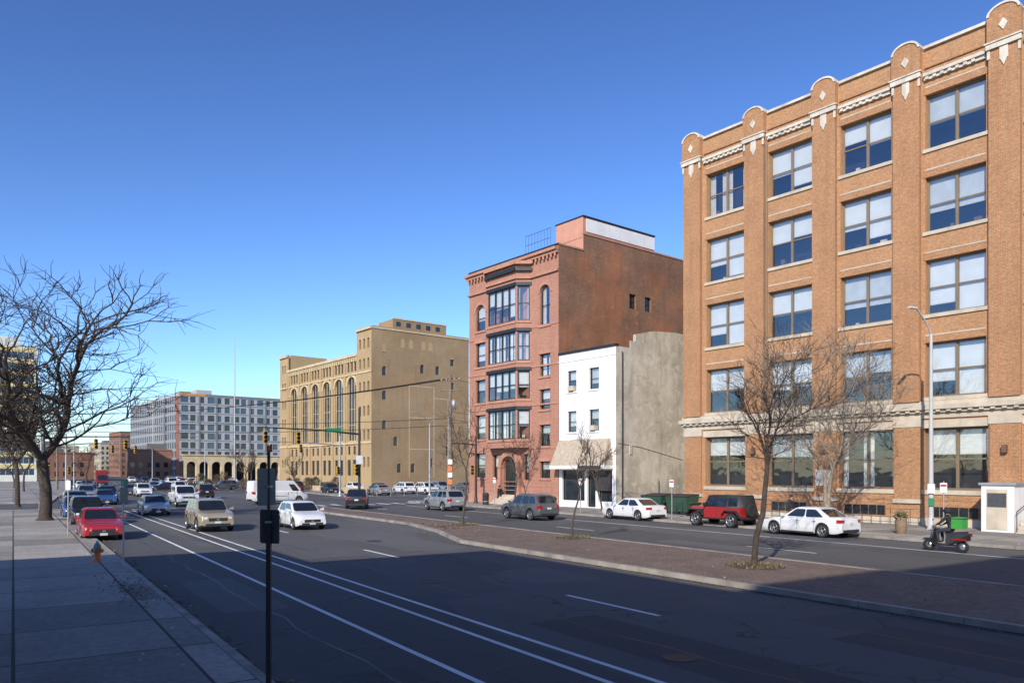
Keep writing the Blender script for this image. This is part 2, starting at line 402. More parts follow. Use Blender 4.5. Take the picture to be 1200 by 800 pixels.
# ------------------------------------------------------------- B1 orange brick loft building
obrick=BR('orange_brick',(.50,.225,.082),(.395,.16,.055),(.42,.32,.21),stain=.22,blot=.14,bscale=.5)
obrick2=BR('orange_brick_pier',(.47,.205,.073),(.375,.145,.048),(.40,.30,.20),stain=.3,blot=.18,bscale=.6)
cream=M('limestone_cream',(.52,.45,.35),.8,var=.16,sc=1.2,bmp=.15,streak=.35)
terra=M('terracotta_white',(.60,.54,.45),.6,var=.18,sc=2,streak=.5)
bframe=M('window_frame_bronze',(.20,.15,.095),.5,var=.1)
b=Obj('brick_loft_building'); fr=Fr((12.86,57),BU,BN); W1=1.91+5.03*6; D1=26
ops=[];rows=[(7.4,10.5),(12.1,15.2),(16.8,19.9),(21.5,24.6)]
for k in range(6):
    a=1.91+5.03*k
    for (c,d) in rows: ops.append((a,a+3.13,c,d))
lops=[(2+4.6*k,3.6+4.6*k,c,d) for k in range(5) for (c,d) in rows]
wl=b.p('walls')
facade(wl,fr,0,W1,7.0,27.2,ops,.32,obrick)
gops=[(1.91+5.03*k-.1,1.91+5.03*k+3.23,2.15,5.65) for k in range(6)]
facade(wl,fr,0,W1,1.35,7.0,gops,.4,obrick)
facade(wl,fr.right(W1),0,D1,0,27.2,[],.3,obrick); facade(wl,fr.left(D1),0,D1,0,27.2,lops,.3,obrick2); facade(wl,fr.back(W1,D1),0,W1,0,27.2,[],.3,obrick2)
for o in lops: win(b,fr.left(D1),o,.3,1,2,bframe)
b.p('roof').poly([fr.p(0,0,26.3),fr.p(W1,0,26.3),fr.p(W1,D1,26.3),fr.p(0,D1,26.3)],roofgrey)
fbox(wl,fr,.1,W1-.1,.35,.4,26.3,27.19,obrick2)
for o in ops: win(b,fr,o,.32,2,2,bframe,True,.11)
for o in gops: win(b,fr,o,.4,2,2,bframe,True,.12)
tr=b.p('stone_trim')
for o in ops:
    fbox(tr,fr,o[0]-.12,o[1]+.12,-.09,.3,o[2]-.2,o[2]-.003,cream)
    fbox(wl,fr,o[0]-.1,o[1]+.1,-.03,.1,o[3]+.003,o[3]+.38,obrick2)
    fbox(tr,fr,o[0]+.02,o[1]-.02,-.045,.1,o[3]+.383,o[3]+.46,cream)
for o in gops:
    fbox(tr,fr,o[0]-.1,o[1]+.1,-.1,.35,o[2]-.25,o[2]-.003,cream)
    fbox(wl,fr,o[0],o[1],-.03,.2,o[2]-.6,o[2]-.253,obrick2)
    fbox(tr,fr,o[0]-.15,o[1]+.15,-.06,.1,5.66,6.1,cream)
fbox(tr,fr,-.06,W1,-.12,0.0,0,.55,cream); fbox(tr,fr,-.04,W1,-.07,0.0,.553,1.35,obrick2)
for k in range(6):
    a=1.91+5.03*k; fbox(b.p('basement_windows'),fr,a+.3,a+2.8,-.085,-.071,.62,1.2,gdark)
    for j in range(6): fbox(b.p('basement_windows'),fr,a+.3+.5*j-.02,a+.3+.5*j+.02,-.1,-.086,.6,1.22,bframe)
fbox(tr,fr,-.05,W1+.05,-.1,-.003,6.2,6.5,cream); fbox(tr,fr,-.2,W1+.2,-.24,-.004,6.503,6.68,cream); fbox(tr,fr,-.3,W1+.3,-.42,-.005,6.683,6.95,cream); fbox(tr,fr,-.15,W1+.15,-.18,-.006,6.953,7.18,cream)
for k in range(int(W1/.55)):
    fbox(tr,fr,.1+.55*k,.32+.55*k,-.36,-.243,6.55,6.68,cream)
pc=[.78]+[.95+5.03*k for k in range(1,6)]+[W1-.75]
for i,c in enumerate(pc):
    w=.74
    fbox(wl,fr,c-w,c+w,-.28,-.002,7.18,27.2,obrick2)
    fbox(wl,fr,c-w,c+w,-.14,-.002,1.6,5.74,obrick2)
    fbox(tr,fr,c-w-.06,c+w+.06,-.2,-.002,1.36,1.6,cream); fbox(tr,fr,c-w-.05,c+w+.05,-.18,-.002,5.745,6.19,cream)
    fbox(wl,fr,c-.8,c+.8,-.36,.3,25.983,27.35,obrick2)
    n=14; arc=[(c-.8*math.cos(math.pi*k/n),27.35+.55*math.sin(math.pi*k/n)) for k in range(n+1)]
    arc2=[(c-.68*math.cos(math.pi*k/n),27.35+.44*math.sin(math.pi*k/n)) for k in range(n+1)]
    wl.poly([fr.p(x,-.36,z) for x,z in arc2],obrick2)
    for k in range(n):
        p,q,p2,q2=arc[k],arc[k+1],arc2[k],arc2[k+1]
        tr.hexa([fr.p(p2[0],-.42,p2[1]),fr.p(q2[0],-.42,q2[1]),fr.p(q2[0],.32,q2[1]),fr.p(p2[0],.32,p2[1]),fr.p(p[0],-.42,p[1]),fr.p(q[0],-.42,q[1]),fr.p(q[0],.32,q[1]),fr.p(p[0],.32,p[1])],terra)
    wl.poly([fr.p(x,.3,z) for x,z in arc2][::-1],obrick2)
    z=26.75
    tr.hexa([fr.p(c,-.365,z-.32),fr.p(c+.22,-.365,z),fr.p(c,-.365,z+.32),fr.p(c-.22,-.365,z),fr.p(c,-.41,z-.32),fr.p(c+.22,-.41,z),fr.p(c,-.41,z+.32),fr.p(c-.22,-.41,z)],terra)
    fbox(tr,fr,c-.84,c+.84,-.42,-.283,25.62,25.9,terra); fbox(tr,fr,c-.9,c+.9,-.48,-.283,25.903,25.98,terra)
    fbox(tr,fr,c-.2,c+.2,-.34,-.285,24.95,25.62,terra); fbox(tr,fr,c-.8,c-.66,-.33,-.285,25.15,25.62,terra); fbox(tr,fr,c+.66,c+.8,-.33,-.285,25.15,25.62,terra)
    tr.hexa([fr.p(c,-.3,24.6),fr.p(c+.16,-.3,24.95),fr.p(c,-.3,24.95),fr.p(c-.16,-.3,24.95),fr.p(c,-.34,24.6),fr.p(c+.16,-.34,24.95),fr.p(c,-.34,24.95),fr.p(c-.16,-.34,24.95)],terra)
for i in range(len(pc)-1):
    a=pc[i]+.93; c=pc[i+1]-.93
    fbox(tr,fr,a,c,-.26,-.002,25.6,25.78,terra); fbox(tr,fr,a,c,-.14,-.002,25.4,25.597,terra)
    for k in range(int((c-a)/.4)): fbox(tr,fr,a+.1+.4*k,a+.28+.4*k,-.22,-.143,25.42,25.58,terra)
    fbox(tr,fr,a+.0,c-.0,-.16,.42,27.2,27.36,terra); fbox(wl,fr,a,c,-.1,-.002,26.1,26.2,obrick2)
b.p('downpipe').tube([fr.p(6.87,-.08,7.2),fr.p(6.87,-.08,25.2)],.06,bframe,6)
for (u,z) in ((21.1,4.2),(5.95,4.4),(11.0,4.4)): fbox(b.p('wall_lamps'),fr,u-.12,u+.12,-.42,-.2,z,z+.4,signm0)
fbox(b.p('wall_sign'),fr,10.4,11.5,-.2,-.142,2.3,3.3,terra)
b.done(fr.p(0,0,0))
# ------------------------------------------------------------- B2 red apartment building
pink=BR('red_front_brick',(.50,.225,.15),(.41,.17,.115),(.35,.22,.16),stain=.3,blot=.14)
brown=M('brownstone',(.44,.22,.15),.85,var=.15,sc=1.5,bmp=.2,streak=.35)
sideb=BR('old_brown_brick',(.30,.145,.08),(.19,.085,.048),(.26,.18,.12),stain=.45,blot=.3,bscale=.28,patch=(.38,.16,.08))
stucco_p=M('stucco_salmon',(.55,.27,.19),.9,var=.1,sc=1,streak=.2)
blk=M('dark_metal_frame',(.02,.022,.025),.45,var=.1); white=M('white_render',(.76,.75,.73),.8,var=.07,sc=.8,streak=.18)
b=Obj('apartment_building'); W2=13.42; D2=27
fr=Fr(V((12.86,57,0))+BU*-27.3,BU,BN)
lz=[(17.2,19.8,1),(13.6,16.0,0),(10.0,12.3,0),(6.4,8.8,0),(2.6,5.0,0)]
rz_=[(16.4,20.0,1),(11.8,13.8,0),(8.8,10.6,0),(5.5,7.4,0),(2.6,4.1,0)]
ops=[(1.1,2.7,a,c,d) for a,c,d in lz]+[(10.9,12.3,a,c,d) for a,c,d in rz_]+[(3.9,4.8,2.4,4.8),(5.6,7.8,.5,4.6,1),(8.6,9.4,2.4,4.8)]
sops=[(9.2,10.1,18.8,20.2),(11.4,12.3,18.8,20.2)]
wl=b.p('walls')
facade(wl,fr,0,W2,1.0,23.2,ops,.28,pink); fbox(wl,fr,0,W2,-.12,.0,0,1.0,brown)
sf=fr.right(W2)
facade(wl,sf,0,3.04,0,23.2,[],.2,sideb); facade(wl,sf,3.04,D2,0,24.7,sops,.2,sideb)
facade(wl,fr.left(D2),0,D2,0,23.2,[],.2,pink); facade(wl,fr.back(W2,D2),0,W2,0,24.7,[],.2,sideb)
facade(wl,fr.left(D2),0,D2-3.04,23.2,24.7,[],.2,sideb); 
wl.poly([fr.p(0,3.04,23.2),fr.p(W2,3.04,23.2),fr.p(W2,3.04,24.7),fr.p(0,3.04,24.7)],stucco_p)
fbox(b.p('trim'),sf,3.0,D2,-.06,.2,24.7,24.85,brown); fbox(b.p('trim'),sf,-.0,3.0,-.06,.2,23.2,23.34,brown)
b.p('roof').poly([fr.p(0,0,23.1),fr.p(W2,0,23.1),fr.p(W2,3.04,23.1),fr.p(0,3.04,23.1)],roofgrey)
b.p('roof').poly([fr.p(0,3.04,24.5),fr.p(W2,3.04,24.5),fr.p(W2,D2,24.5),fr.p(0,D2,24.5)],roofgrey)
ph=b.p('penthouse')
fbox(ph,fr,W2-3.6,W2-.02,3.0,12.8,24.45,26.3,stucco_p)
fbox(ph,fr,W2-.0,W2+.04,3.4,12.8,25.0,26.2,white); fbox(ph,fr,W2-3.7,W2+.1,2.95,12.85,26.3,26.42,blk)
fbox(ph,fr,2.5,5.5,8,12,24.5,26.6,sideb)
q=b.p('roof_railing')
for k in range(9):
    q.tube([fr.p(7+.45*k,1.6,23.1),fr.p(7+.45*k,1.6,25.7)],.02,blk,4)
for z in (24.0,24.8,25.7): q.tube([fr.p(7,1.6,z),fr.p(10.6,1.6,z)],.02,blk,4)
for o in ops:
    if o[2]<1: continue
    win(b,fr,o,.25,1,2,blk,True,.08,None)
for o in sops: win(b,sf,o,.2,1,2,blk)
t=b.p('trim')
for o in ops[:10]:
    fbox(t,fr,o[0]-.12,o[1]+.12,-.1,.2,o[2]-.2,o[2]-.003,brown)
    if len(o)>4 and o[4]:
        c=(o[0]+o[1])/2; r=(o[1]-o[0])/2; sp=o[3]-r
        for k in range(10):
            A=[math.pi*k/10,math.pi*(k+1)/10]
            pts=[(c-(r+e)*math.cos(x),sp+(r+e)*math.sin(x)) for e in (.02,.3) for x in A]
            t.hexa([fr.p(pts[j][0],-.06,pts[j][1]) for j in (0,1,3,2)]+[fr.p(pts[j][0],-.003,pts[j][1]) for j in (0,1,3,2)],brown)
    else: fbox(t,fr,o[0]-.12,o[1]+.12,-.07,.1,o[3]+.003,o[3]+.28,brown)
fbox(t,fr,-.15,W2+.02,-.3,-.003,22.5,22.75,brown); fbox(t,fr,-.25,W2+.05,-.5,-.004,22.753,23.0,brown); fbox(t,fr,-.1,W2+.02,-.2,-.003,20.9,21.1,brown); fbox(t,fr,-.05,W2+.05,-.08,.35,23.2,23.35,blk)
for z in (16.3,12.7,9.2,5.25): fbox(t,fr,0,W2,-.06,-.003,z,z+.14,brown)
for k in range(26): fbox(t,fr,.1+.52*k,.3+.52*k,-.28,-.202,22.2,22.5,brown)
for z in (1.4,1.8,2.2): fbox(t,fr,.0,W2,-.025,-.003,z,z+.05,brown)
bu0,bu1,pr=3.5,9.7,1.05
def seg(p0,p1):
    a=fr.p(p0[0],p0[1],0); c=fr.p(p1[0],p1[1],0); u=(c-a).normalized(); n=V((-u.y,u.x,0)); return Fr(a,u,n),(c-a).length
pts=[(bu0,0),(bu0+.9,-pr),(bu1-.9,-pr),(bu1,0)]
rows2=[(17.1,20.3),(13.4,16.1),(9.9,12.5),(6.2,8.9)]
for i in range(3):
    f2,ln=seg(pts[i],pts[i+1])
    o2=[(.12,ln-.12,a,c) for a,c in rows2]
    facade(b.p('oriel'),f2,0,ln,5.4,22.3,o2,.12,pink)
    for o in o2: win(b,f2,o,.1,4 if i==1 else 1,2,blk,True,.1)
    for a,c in rows2:
        fbox(t,f2,0,ln,-.08,.02,a-.25,a-.01,brown); fbox(t,f2,-.03,ln+.03,-.12,.02,c+.01,c+.3,blk)
    fbox(t,f2,-.08,ln+.08,-.3,.02,21.6,21.9,blk); fbox(t,f2,-.05,ln+.05,-.18,.02,20.9,21.1,brown); fbox(t,f2,-.1,ln+.1,-.36,.02,22.2,22.5,brown)
b.p('oriel').poly([fr.p(x,y,22.45) for x,y in pts],roofgrey); b.p('oriel').poly([fr.p(x,y,5.4) for x,y in pts],brown)
fbox(t,fr,5.1,5.5,-.35,-.0,.0,3.6,brown); fbox(t,fr,7.9,8.3,-.35,-.0,.0,3.6,brown)
for k in range(10):
    A=[math.pi*k/10,math.pi*(k+1)/10]; pp=[(6.7-rr_*math.cos(x),3.5+rr_*math.sin(x)) for rr_ in (1.15,1.6) for x in A]
    t.hexa([fr.p(pp[j][0],-.35,pp[j][1]) for j in (0,1,3,2)]+[fr.p(pp[j][0],-.003,pp[j][1]) for j in (0,1,3,2)],brown)
d=b.p('entrance_door'); fbox(d,fr,5.65,7.75,.25,.3,1.0,4.5,blk); fbox(d,fr,6.0,6.6,.235,.25,1.5,3.2,gdark); fbox(d,fr,6.8,7.4,.235,.25,1.5,3.2,gdark)
for k in range(5): fbox(b.p('stoop'),fr,5.5,7.9,-1.6+.3*k,-1.3+.3*k,0.1,.3+.17*k,cream)
b.done(fr.p(0,0,0))
# ------------------------------------------------------------- B3 white building
b=Obj('white_shop_building'); W3=6.82; D3=24; fr=Fr(V((12.86,57,0))+BU*-13.82,BU,BN)
sgrey,nt_,bs=newmat('weathered_stucco'); p_=pos(nt_)
c_=mixc(nt_,ramp(nt_,noise(nt_,p_,.35,8,.65),.38,.62),(.62,.56,.46),(.43,.38,.30))
c_=mixc(nt_,ramp(nt_,noise(nt_,scaled(nt_,p_,(1,1,.15)),1.2,6),.5,.72,0,.6),c_,(.27,.235,.185)); c_=mixc(nt_,ramp(nt_,noise(nt_,p_,1.6,5),.55,.63,0,.5),c_,(.70,.65,.56)); c_=mixc(nt_,ramp(nt_,noise(nt_,scaled(nt_,p_,(1,1,2)),.7,7,.7),.58,.62,0,.45),c_,(.33,.25,.19))
L(nt_,c_,bs.inputs['Base Color']); bs.inputs['Roughness'].default_value=.9; bump(nt_,bs,noise(nt_,p_,9,5),.3,.03)
ops=[(1.1,2.2,10.1,11.9),(3.75,4.9,10.1,11.9),(1.1,2.2,6.6,8.4),(3.75,4.9,6.6,8.4),(.4,3.2,.7,3.3),(3.5,4.5,.2,3.3),(4.8,6.4,.7,3.3)]
wl=b.p('walls'); facade(wl,fr,0,W3,0,13.4,ops,.22,white)
sf=fr.right(W3); facade(wl,sf,0,1.6,0,13.4,[],.2,sgrey); facade(wl,sf,1.6,2.4,0,14.0,[],.2,sgrey)
wl.poly([sf.p(2.4,0,0),sf.p(D3,0,0),sf.p(D3,0,15.0),sf.p(7.4,0,15.3),sf.p(4.5,0,15.1),sf.p(2.4,0,14.6)],sgrey)
facade(wl,fr.back(W3,D3),0,W3,0,13.4,[],.2,sgrey); facade(wl,fr.left(D3),0,D3,0,13.4,[],.2,sgrey)
wl.poly([sf.p(2.4,.3,13),sf.p(D3,.3,13),sf.p(D3,.3,15.0),sf.p(7.4,.3,15.3),sf.p(4.5,.3,15.1),sf.p(2.4,.3,14.6)],sgrey)
wl.poly([sf.p(2.4,0,14.6),sf.p(2.4,.3,14.6),sf.p(4.5,.3,15.1),sf.p(4.5,0,15.1)],sgrey); wl.poly([sf.p(4.5,0,15.1),sf.p(4.5,.3,15.1),sf.p(7.4,.3,15.3),sf.p(7.4,0,15.3)],sgrey); wl.poly([sf.p(7.4,0,15.3),sf.p(7.4,.3,15.3),sf.p(D3,.3,15.0),sf.p(D3,0,15.0)],sgrey)
fbox(wl,sf,2.4,2.42,0,.3,13,14.6,sgrey)
b.p('roof').poly([fr.p(0,0,13.2),fr.p(W3,0,13.2),fr.p(W3,D3,13.2),fr.p(0,D3,13.2)],roofgrey)
for o in ops: win(b,fr,o,.2,1,2 if o[2]>5 else 1,blk,o[2]>5,.06)
t=b.p('trim')
for o in ops[:4]: fbox(t,fr,o[0]-.1,o[1]+.1,-.08,.1,o[2]-.15,o[2]-.003,white)
fbox(t,fr,-.02,W3+.03,-.1,.3,13.4,13.6,blk); fbox(t,fr,0,W3,-.05,-.003,12.7,12.85,white)
tan=M('awning_shingle_tan',(.44,.36,.27),.9,var=.2,sc=4)
aw=b.p('awning'); aw.hexa([fr.p(.0,-1.1,3.7),fr.p(W3-.3,-1.1,3.7),fr.p(W3-.3,0,3.7),fr.p(.0,0,3.7),fr.p(.3,-.3,5.9),fr.p(W3-.6,-.3,5.9),fr.p(W3-.6,0,5.9),fr.p(.3,0,5.9)],tan)
fbox(aw,fr,-.02,W3-.28,-1.12,-.003,3.4,3.697,white)
signm=M('shop_sign_dark',(.05,.04,.04),.5); fbox(b.p('shop_sign'),fr,3.6,6.2,-1.16,-1.122,3.42,3.68,signm); fbox(b.p('shop_sign'),fr,4.6,6.3,-.1,-.003,1.6,3.2,signm)
for (x,z) in ((4.0,6.65),(1.4,10.15)): fbox(b.p('air_conditioner'),fr,x,x+.6,-.3,.2,z,z+.4,cream)
b.p('drain_pipe').tube([sf.p(.7,-.07,.2),sf.p(.7,-.07,13)],.05,blk,6); fbox(b.p('wall_panel'),sf,1.6,1.9,-.06,-.003,4.6,5.4,cream)
b.p('cables').tube([sf.p(.2,-.03,5.5),sf.p(3,-.03,5.2),sf.p(8.5,-.03,4.2)],.015,blk,4)
b.done(fr.p(0,0,0))
fenceM=M('galvanised_steel',(.3,.31,.31),.5,metal=.7,var=.1)
b=Obj('alley_fence'); fr=Fr(V((12.86,57,0))+BU*-6.9,BU,BN)
for k in range(8): b.p('posts').tube([fr.p(.1+.95*k,5,0.1),fr.p(.1+.95*k,5,2.6)],.04,fenceM,6)
for z in [.3+.2*k for k in range(12)]: b.p('wires').tube([fr.p(.1,5,z),fr.p(6.8,5,z)],.012,fenceM,4)
b.done(fr.p(0,5,0))
# ------------------------------------------------------------- B4 tan brick landmark
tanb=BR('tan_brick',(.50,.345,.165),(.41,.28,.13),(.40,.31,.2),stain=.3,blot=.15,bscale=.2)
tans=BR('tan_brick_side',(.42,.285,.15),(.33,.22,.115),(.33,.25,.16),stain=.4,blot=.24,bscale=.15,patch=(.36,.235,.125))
tst=M('tan_stone',(.56,.44,.27),.85,var=.15,sc=.6,streak=.3)
b=Obj('tan_brick_hall'); C4=V((-25.5,141,0)); Wf=42.3; D4=30; fr=Fr(C4-BU*Wf,BU,BN)
x1=4.3; x2=Wf-5.7
wl=b.p('walls'); ops=[]; nb=6; bw=(x2-x1)/nb
for k in range(nb):
    c=x1+bw*(k+.5)
    ops.append((c-1.75,c+1.75,9.0,21.3,1))
    for j in (-1,0,1): ops.append((c+j*1.4-.42,c+j*1.4+.42,22.3,24.2,1))
    for j in (-1,1): ops.append((c+j*1.1-.7,c+j*1.1+.7,2.4,5.4)); 
    for j in (-1,1): ops.append((c+j*1.1-.5,c+j*1.1+.5,6.4,8.0))
facade(wl,fr,x1,x2,0,25.4,ops,.35,tanb)
for o in ops:
    if o[3]-o[2]>5: win(b,fr,o,.33,3,4,tst,False,.1)
    else: win(b,fr,o,.25,1,2,blk,False,.08)
towL=[(1.2,2.0,z,z+1.8,1) for z in (4,9,13,17,21,25)]+[(2.5,3.3,z,z+1.8,1) for z in (4,9,13,17,21,25)]
fbl=Fr(fr.p(0,-.35,0),fr.u,fr.n); facade(wl,fbl,0,x1,0,29,towL,.4,tanb)
for o in towL: win(b,fbl,o,.3,1,1,None)
towR=[(.9+1.6*j,1.7+1.6*j,z,z+1.9,1) for z in (4,9,13.5,18,22.3,26) for j in range(3)]
fbr=Fr(fr.p(x2,-.35,0),fr.u,fr.n); facade(wl,fbr,0,Wf-x2,0,30,towR,.4,tanb)
for o in towR: win(b,fbr,o,.3,1,1,None)
fbox(wl,fr,x2-.01,x2+.01,-.35,0,0,30,tanb); fbox(wl,fr,x1-.01,x1+.01,-.35,0,0,29,tanb)
fbox(wl,fr,0.003,x1,.4,9,25.3,28.99,tanb); fbox(wl,fr,x2,Wf-.003,.4,21.5,25.3,29.99,tanb)
sf=Fr(fr.p(Wf,-.35,0),fr.n,-fr.u)
sops=[(a,a+.9,z,z+1.7,1) for (a,z) in ((2.2,25.2),(2.2,21),(2.2,16.5),(6.2,26.5),(8,26.5),(10.8,26.5),(12.4,26.5),(4.6,8),(2.2,11),(10.5,22),(14,22),(17,4),(12.5,4),(17.5,24),(17.5,19),(5.4,3),(8.4,3))]
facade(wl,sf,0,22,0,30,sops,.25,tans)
for o in sops: win(b,sf,o,.22,1,1,None)
fbox(wl,sf,4.5,16.5,.0,5.3,30,31.7,tans)
for k in range(5): fbox(b.p('rooftop_windows'),sf,5.2+2.2*k,6.2+2.2*k,-.02,-.003,30.4,31.3,gdark)
fbox(wl,sf,21.99,22,0.01,30,0,25.2,tans)
facade(wl,fr.left(D4),0,D4,0,25,[],.2,tans)
b.p('roof').poly([fr.p(0,0,25.3),fr.p(Wf,0,25.3),fr.p(Wf,22,25.3),fr.p(0,22,25.3)],roofgrey)
t=b.p('trim')
fbox(t,fr,x1,x2,-.3,-.003,24.7,25.0,tst); fbox(t,fr,x1,x2,-.55,-.004,25.003,25.5,tst); fbox(t,fr,x1,x2,-.25,-.003,21.6,21.85,tst); fbox(t,fr,x1,x2,-.28,-.003,8.4,8.7,tst)
for fx,w,h in ((fbl,x1,29),(fbr,Wf-x2,30)):
    fbox(t,fx,-.1,w+.1,-.35,-.003,h-.6,h-.2,tst); fbox(t,fx,-.05,w+.05,-.15,-.003,21.5,21.8,tst); fbox(t,fx,-.05,w+.05,-.15,-.003,8.4,8.7,tst)
for k in range(36): fbox(t,fr,x1+.15+.9*k,x1+.55+.9*k,-.27,-.003,24.2,24.7,tst)
for k in range(nb+1):
    c=x1+bw*k; fbox(wl,fr,max(x1+.01,c-.45),min(x2-.02,c+.45),-.22,-.002,.5,24.1,tanb)
for o in ops:
    if o[3]-o[2]>5:
        c=(o[0]+o[1])/2; r=1.75; sp=o[3]-r
        for k in range(12):
            A=[math.pi*k/12,math.pi*(k+1)/12]; pp=[(c-(r+e)*math.cos(x),sp+(r+e)*math.sin(x)) for e in (.03,.5) for x in A]
            t.hexa([fr.p(pp[j][0],-.12,pp[j][1]) for j in (0,1,3,2)]+[fr.p(pp[j][0],-.003,pp[j][1]) for j in (0,1,3,2)],tst)
fbox(t,sf,-.05,22.1,-.12,-.003,29.5,29.8,tst); fbox(t,sf,4.4,16.6,-.1,.2,31.7,31.95,tst)
wp=M('old_white_paint_lines',(.58,.50,.38),.9,var=.2,sc=2)
for (a,c,z0,z1) in ((8.0,8.1,2,19.5),(13.6,13.7,2,19.5)): fbox(t,sf,a,c,-.02,-.003,z0,z1,wp)
for z in (19.5,13.5,7.5): fbox(t,sf,8.1,13.6,-.02,-.003,z-.1,z,wp)
fbox(t,sf,13.701,17,-.02,-.003,17.3,17.4,wp); fbox(t,sf,16.9,17.0,-.02,-.003,9,17.3,wp)
b.done(fr.p(0,0,0))
# ------------------------------------------------------------- B5 modern apartments
pw=M('panel_light_grey',(.40,.41,.42),.7,var=.05); pg=M('panel_dark_grey',(.19,.195,.2),.7,var=.08); pm_=M('panel_mid_grey',(.28,.29,.30),.7,var=.06); po=M('panel_orange',(.60,.27,.08),.6,var=.05); pb=M('panel_brick_red',(.26,.11,.075),.8,var=.15)
b=Obj('modern_apartment_block'); fr=Fr(V((-130,300,0))-BU*78,BU,BN)
ops=[];s2=[]
for z in range(9):
    for k in range(24): ops.append((1+3.2*k,3.1+3.2*k,1.5+3.6*z,3.9+3.6*z))
    for k in range(12): s2.append((.8+3.35*k,(2.9 if k%3 else 3.5)+3.35*k,1.5+3.6*z,3.9+3.6*z))
shell(b,fr,78,41,33.8,pm_,ops,s2,pw,None,.2)
for o in ops: win(b,fr,o,.2,1,1,None,False,.1,gblue)
sf=fr.right(78)
for o in s2: win(b,sf,o,.2,1,1,None,False,.1,gblue if R.random()<.5 else gdark)
t=b.p('facade_panels')
for (a,c,z0,z1,m) in ((.2,10,33.0,33.9,po),(10,41,33.0,33.9,pg),(14.0,14.7,4,33,pg),(27.4,28.1,4,33,pg),(34.1,34.8,4,33,pg),(7.3,8.0,8,33,pg),(20.7,21.4,4,33,pm_)):
    fbox(t,sf,a,c,-.15,-.003,z0,z1,m)
for z in range(9):
    fbox(t,sf,0,41,-.08,-.004,.9+3.6*z,1.2+3.6*z,pg)
for z in range(9):
    for k in range(12):
        if (k*3+z)%4==0: fbox(t,sf,.8+3.35*k-.7,.8+3.35*k-.05,-.06,-.003,1.5+3.6*z,3.9+3.6*z,pm_ if k%2 else pg)
fbox(t,fr,0,78,-.12,-.003,32.8,33.9,pw); fbox(t,fr,74,78,-.12,-.003,2,32.7,pb); fbox(t,fr,40,41,-.5,-.003,2,33,pw); fbox(t,fr,58,59,-.4,-.003,2,33,pg)
fbox(b.p('roof_plant'),fr,50,58,6,16,33.8,36.5,pg); fbox(b.p('roof_plant'),fr,66,73,8,14,33.8,36,pw); fbox(b.p('roof_plant'),fr,20,26,8,14,33.8,36,pw)
fbox(b.p('canopy'),sf,0,41,-3,-.2,6.0,6.4,pg)
b.done(fr.p(0,0,0))
# arcade
b=Obj('stone_arcade'); fr=Fr((-111.2,260),BN,-BU)
ops=[(1+4.2*k,4.2+4.2*k,0,6.6,1) for k in range(8)]
facade(b.p('walls'),fr,0,34.6,0,8.6,ops,1.4,tst); fbox(b.p('walls'),fr,0,34.6,1.4,1.6,6.8,8.6,tst); fbox(b.p('coping'),fr,-.2,34.8,-.3,1.9,8.6,9.0,tst)
fbox(b.p('back_wall'),fr,0,34.6,5,5.2,0,6.5,inter); fbox(b.p('roof'),fr,0,34.6,1.6,5.2,8.2,8.5,roofgrey)
b.done(fr.p(0,0,0))
# far-left office tower
yel=M('spandrel_yellow',(.70,.58,.26),.6,var=.08); ofw=M('spandrel_white',(.68,.68,.6),.6,var=.06)
b=Obj('office_tower'); cR=V((-148.5,240,0)); fr=Fr(cR-BN*34,BN,-BU)
ops=[(.3,33.4,2.0+3.6*z,4.0+3.6*z) for z in range(11)]
shell(b,fr,34,26,42,ofw,ops,[(.4,25.6,2.2+3.6*z,4.4+3.6*z) for z in range(11)],ofw,None,.25)
for o in ops: win(b,fr,o,.12,22,1,ofw,False,.06,gblue)
for z in range(11): fbox(b.p('bands'),fr,0,34,-.1,-.004,4.1+3.6*z,5.3+3.6*z,yel); win(b,fr.right(34),(.4,25.6,2.2+3.6*z,4.4+3.6*z),.22,14,1,ofw,False,.14,gblue)
fbox(b.p('roof_plant'),fr,18,30,4,14,42,45,ofw)
b.done(fr.p(0,0,0))
# background row buildings
rbr=BR('dull_red_brick',(.30,.15,.10),(.23,.11,.075),(.22,.16,.12),bw=.5,rh=.2,stain=.3)
gry=M('grey_masonry',(.28,.27,.25),.85,var=.1,sc=.3,streak=.2); bei=M('beige_masonry',(.42,.36,.27),.85,var=.1,sc=.3,streak=.2)
def bg(name,c,w,d,h,mat,u=BU,n=BN,fl=3.6,gap=3.0,z0=1.2):
    b=Obj(name); fr=Fr(V(c)-V(u)*w,u,n); nf=int((h-1.5)/fl)
    ops=[(.8+gap*k,.8+gap*k+gap*.5,z0+fl*z,z0+fl*z+1.9) for z in range(nf) for k in range(int((w-.8)/gap))]
    so=[(.8+gap*k,.8+gap*k+gap*.5,z0+fl*z,z0+fl*z+1.9) for z in range(nf) for k in range(int((d-.8)/gap))]
    shell(b,fr,w,d,h,mat,ops,so,mat,None,.2,0)
    for o in ops: win(b,fr,o,.18,1,1,None,False,.1,R.choice([gdark,gdark,gblue]))
    for o in so: win(b,fr.right(w),o,.18,1,1,None,False,.1,R.choice([gdark,gdark,gblue]))
    fbox(b.p('cornice'),fr,-.2,w+.2,-.3,-.003,h-.6,h-.1,mat); fbox(b.p('cornice'),fr.right(w),0,d,-.25,-.003,h-.6,h-.1,mat)
    fbox(b.p('roof_plant'),fr,w*.3,w*.55,d*.3,d*.6,h,h+2.4,roofgrey)
    b.done(fr.p(0,0,0))
bg('brick_apartment_house',(-232,455,0),30,34,27,rbr)
bg('brick_warehouse',(-205,430,0),20,16,17,rbr)
bg('unseen_shadow_building_mid',(-262,520,0),30,30,26,gry)
bg('unseen_shadow_building_low',(-150,300,0),16,24,12,rbr,u=(-r2),n=V((.878,.4783,0)))
bg('unseen_shadow_building_low',(-230,372,0),30,18,16,bei)
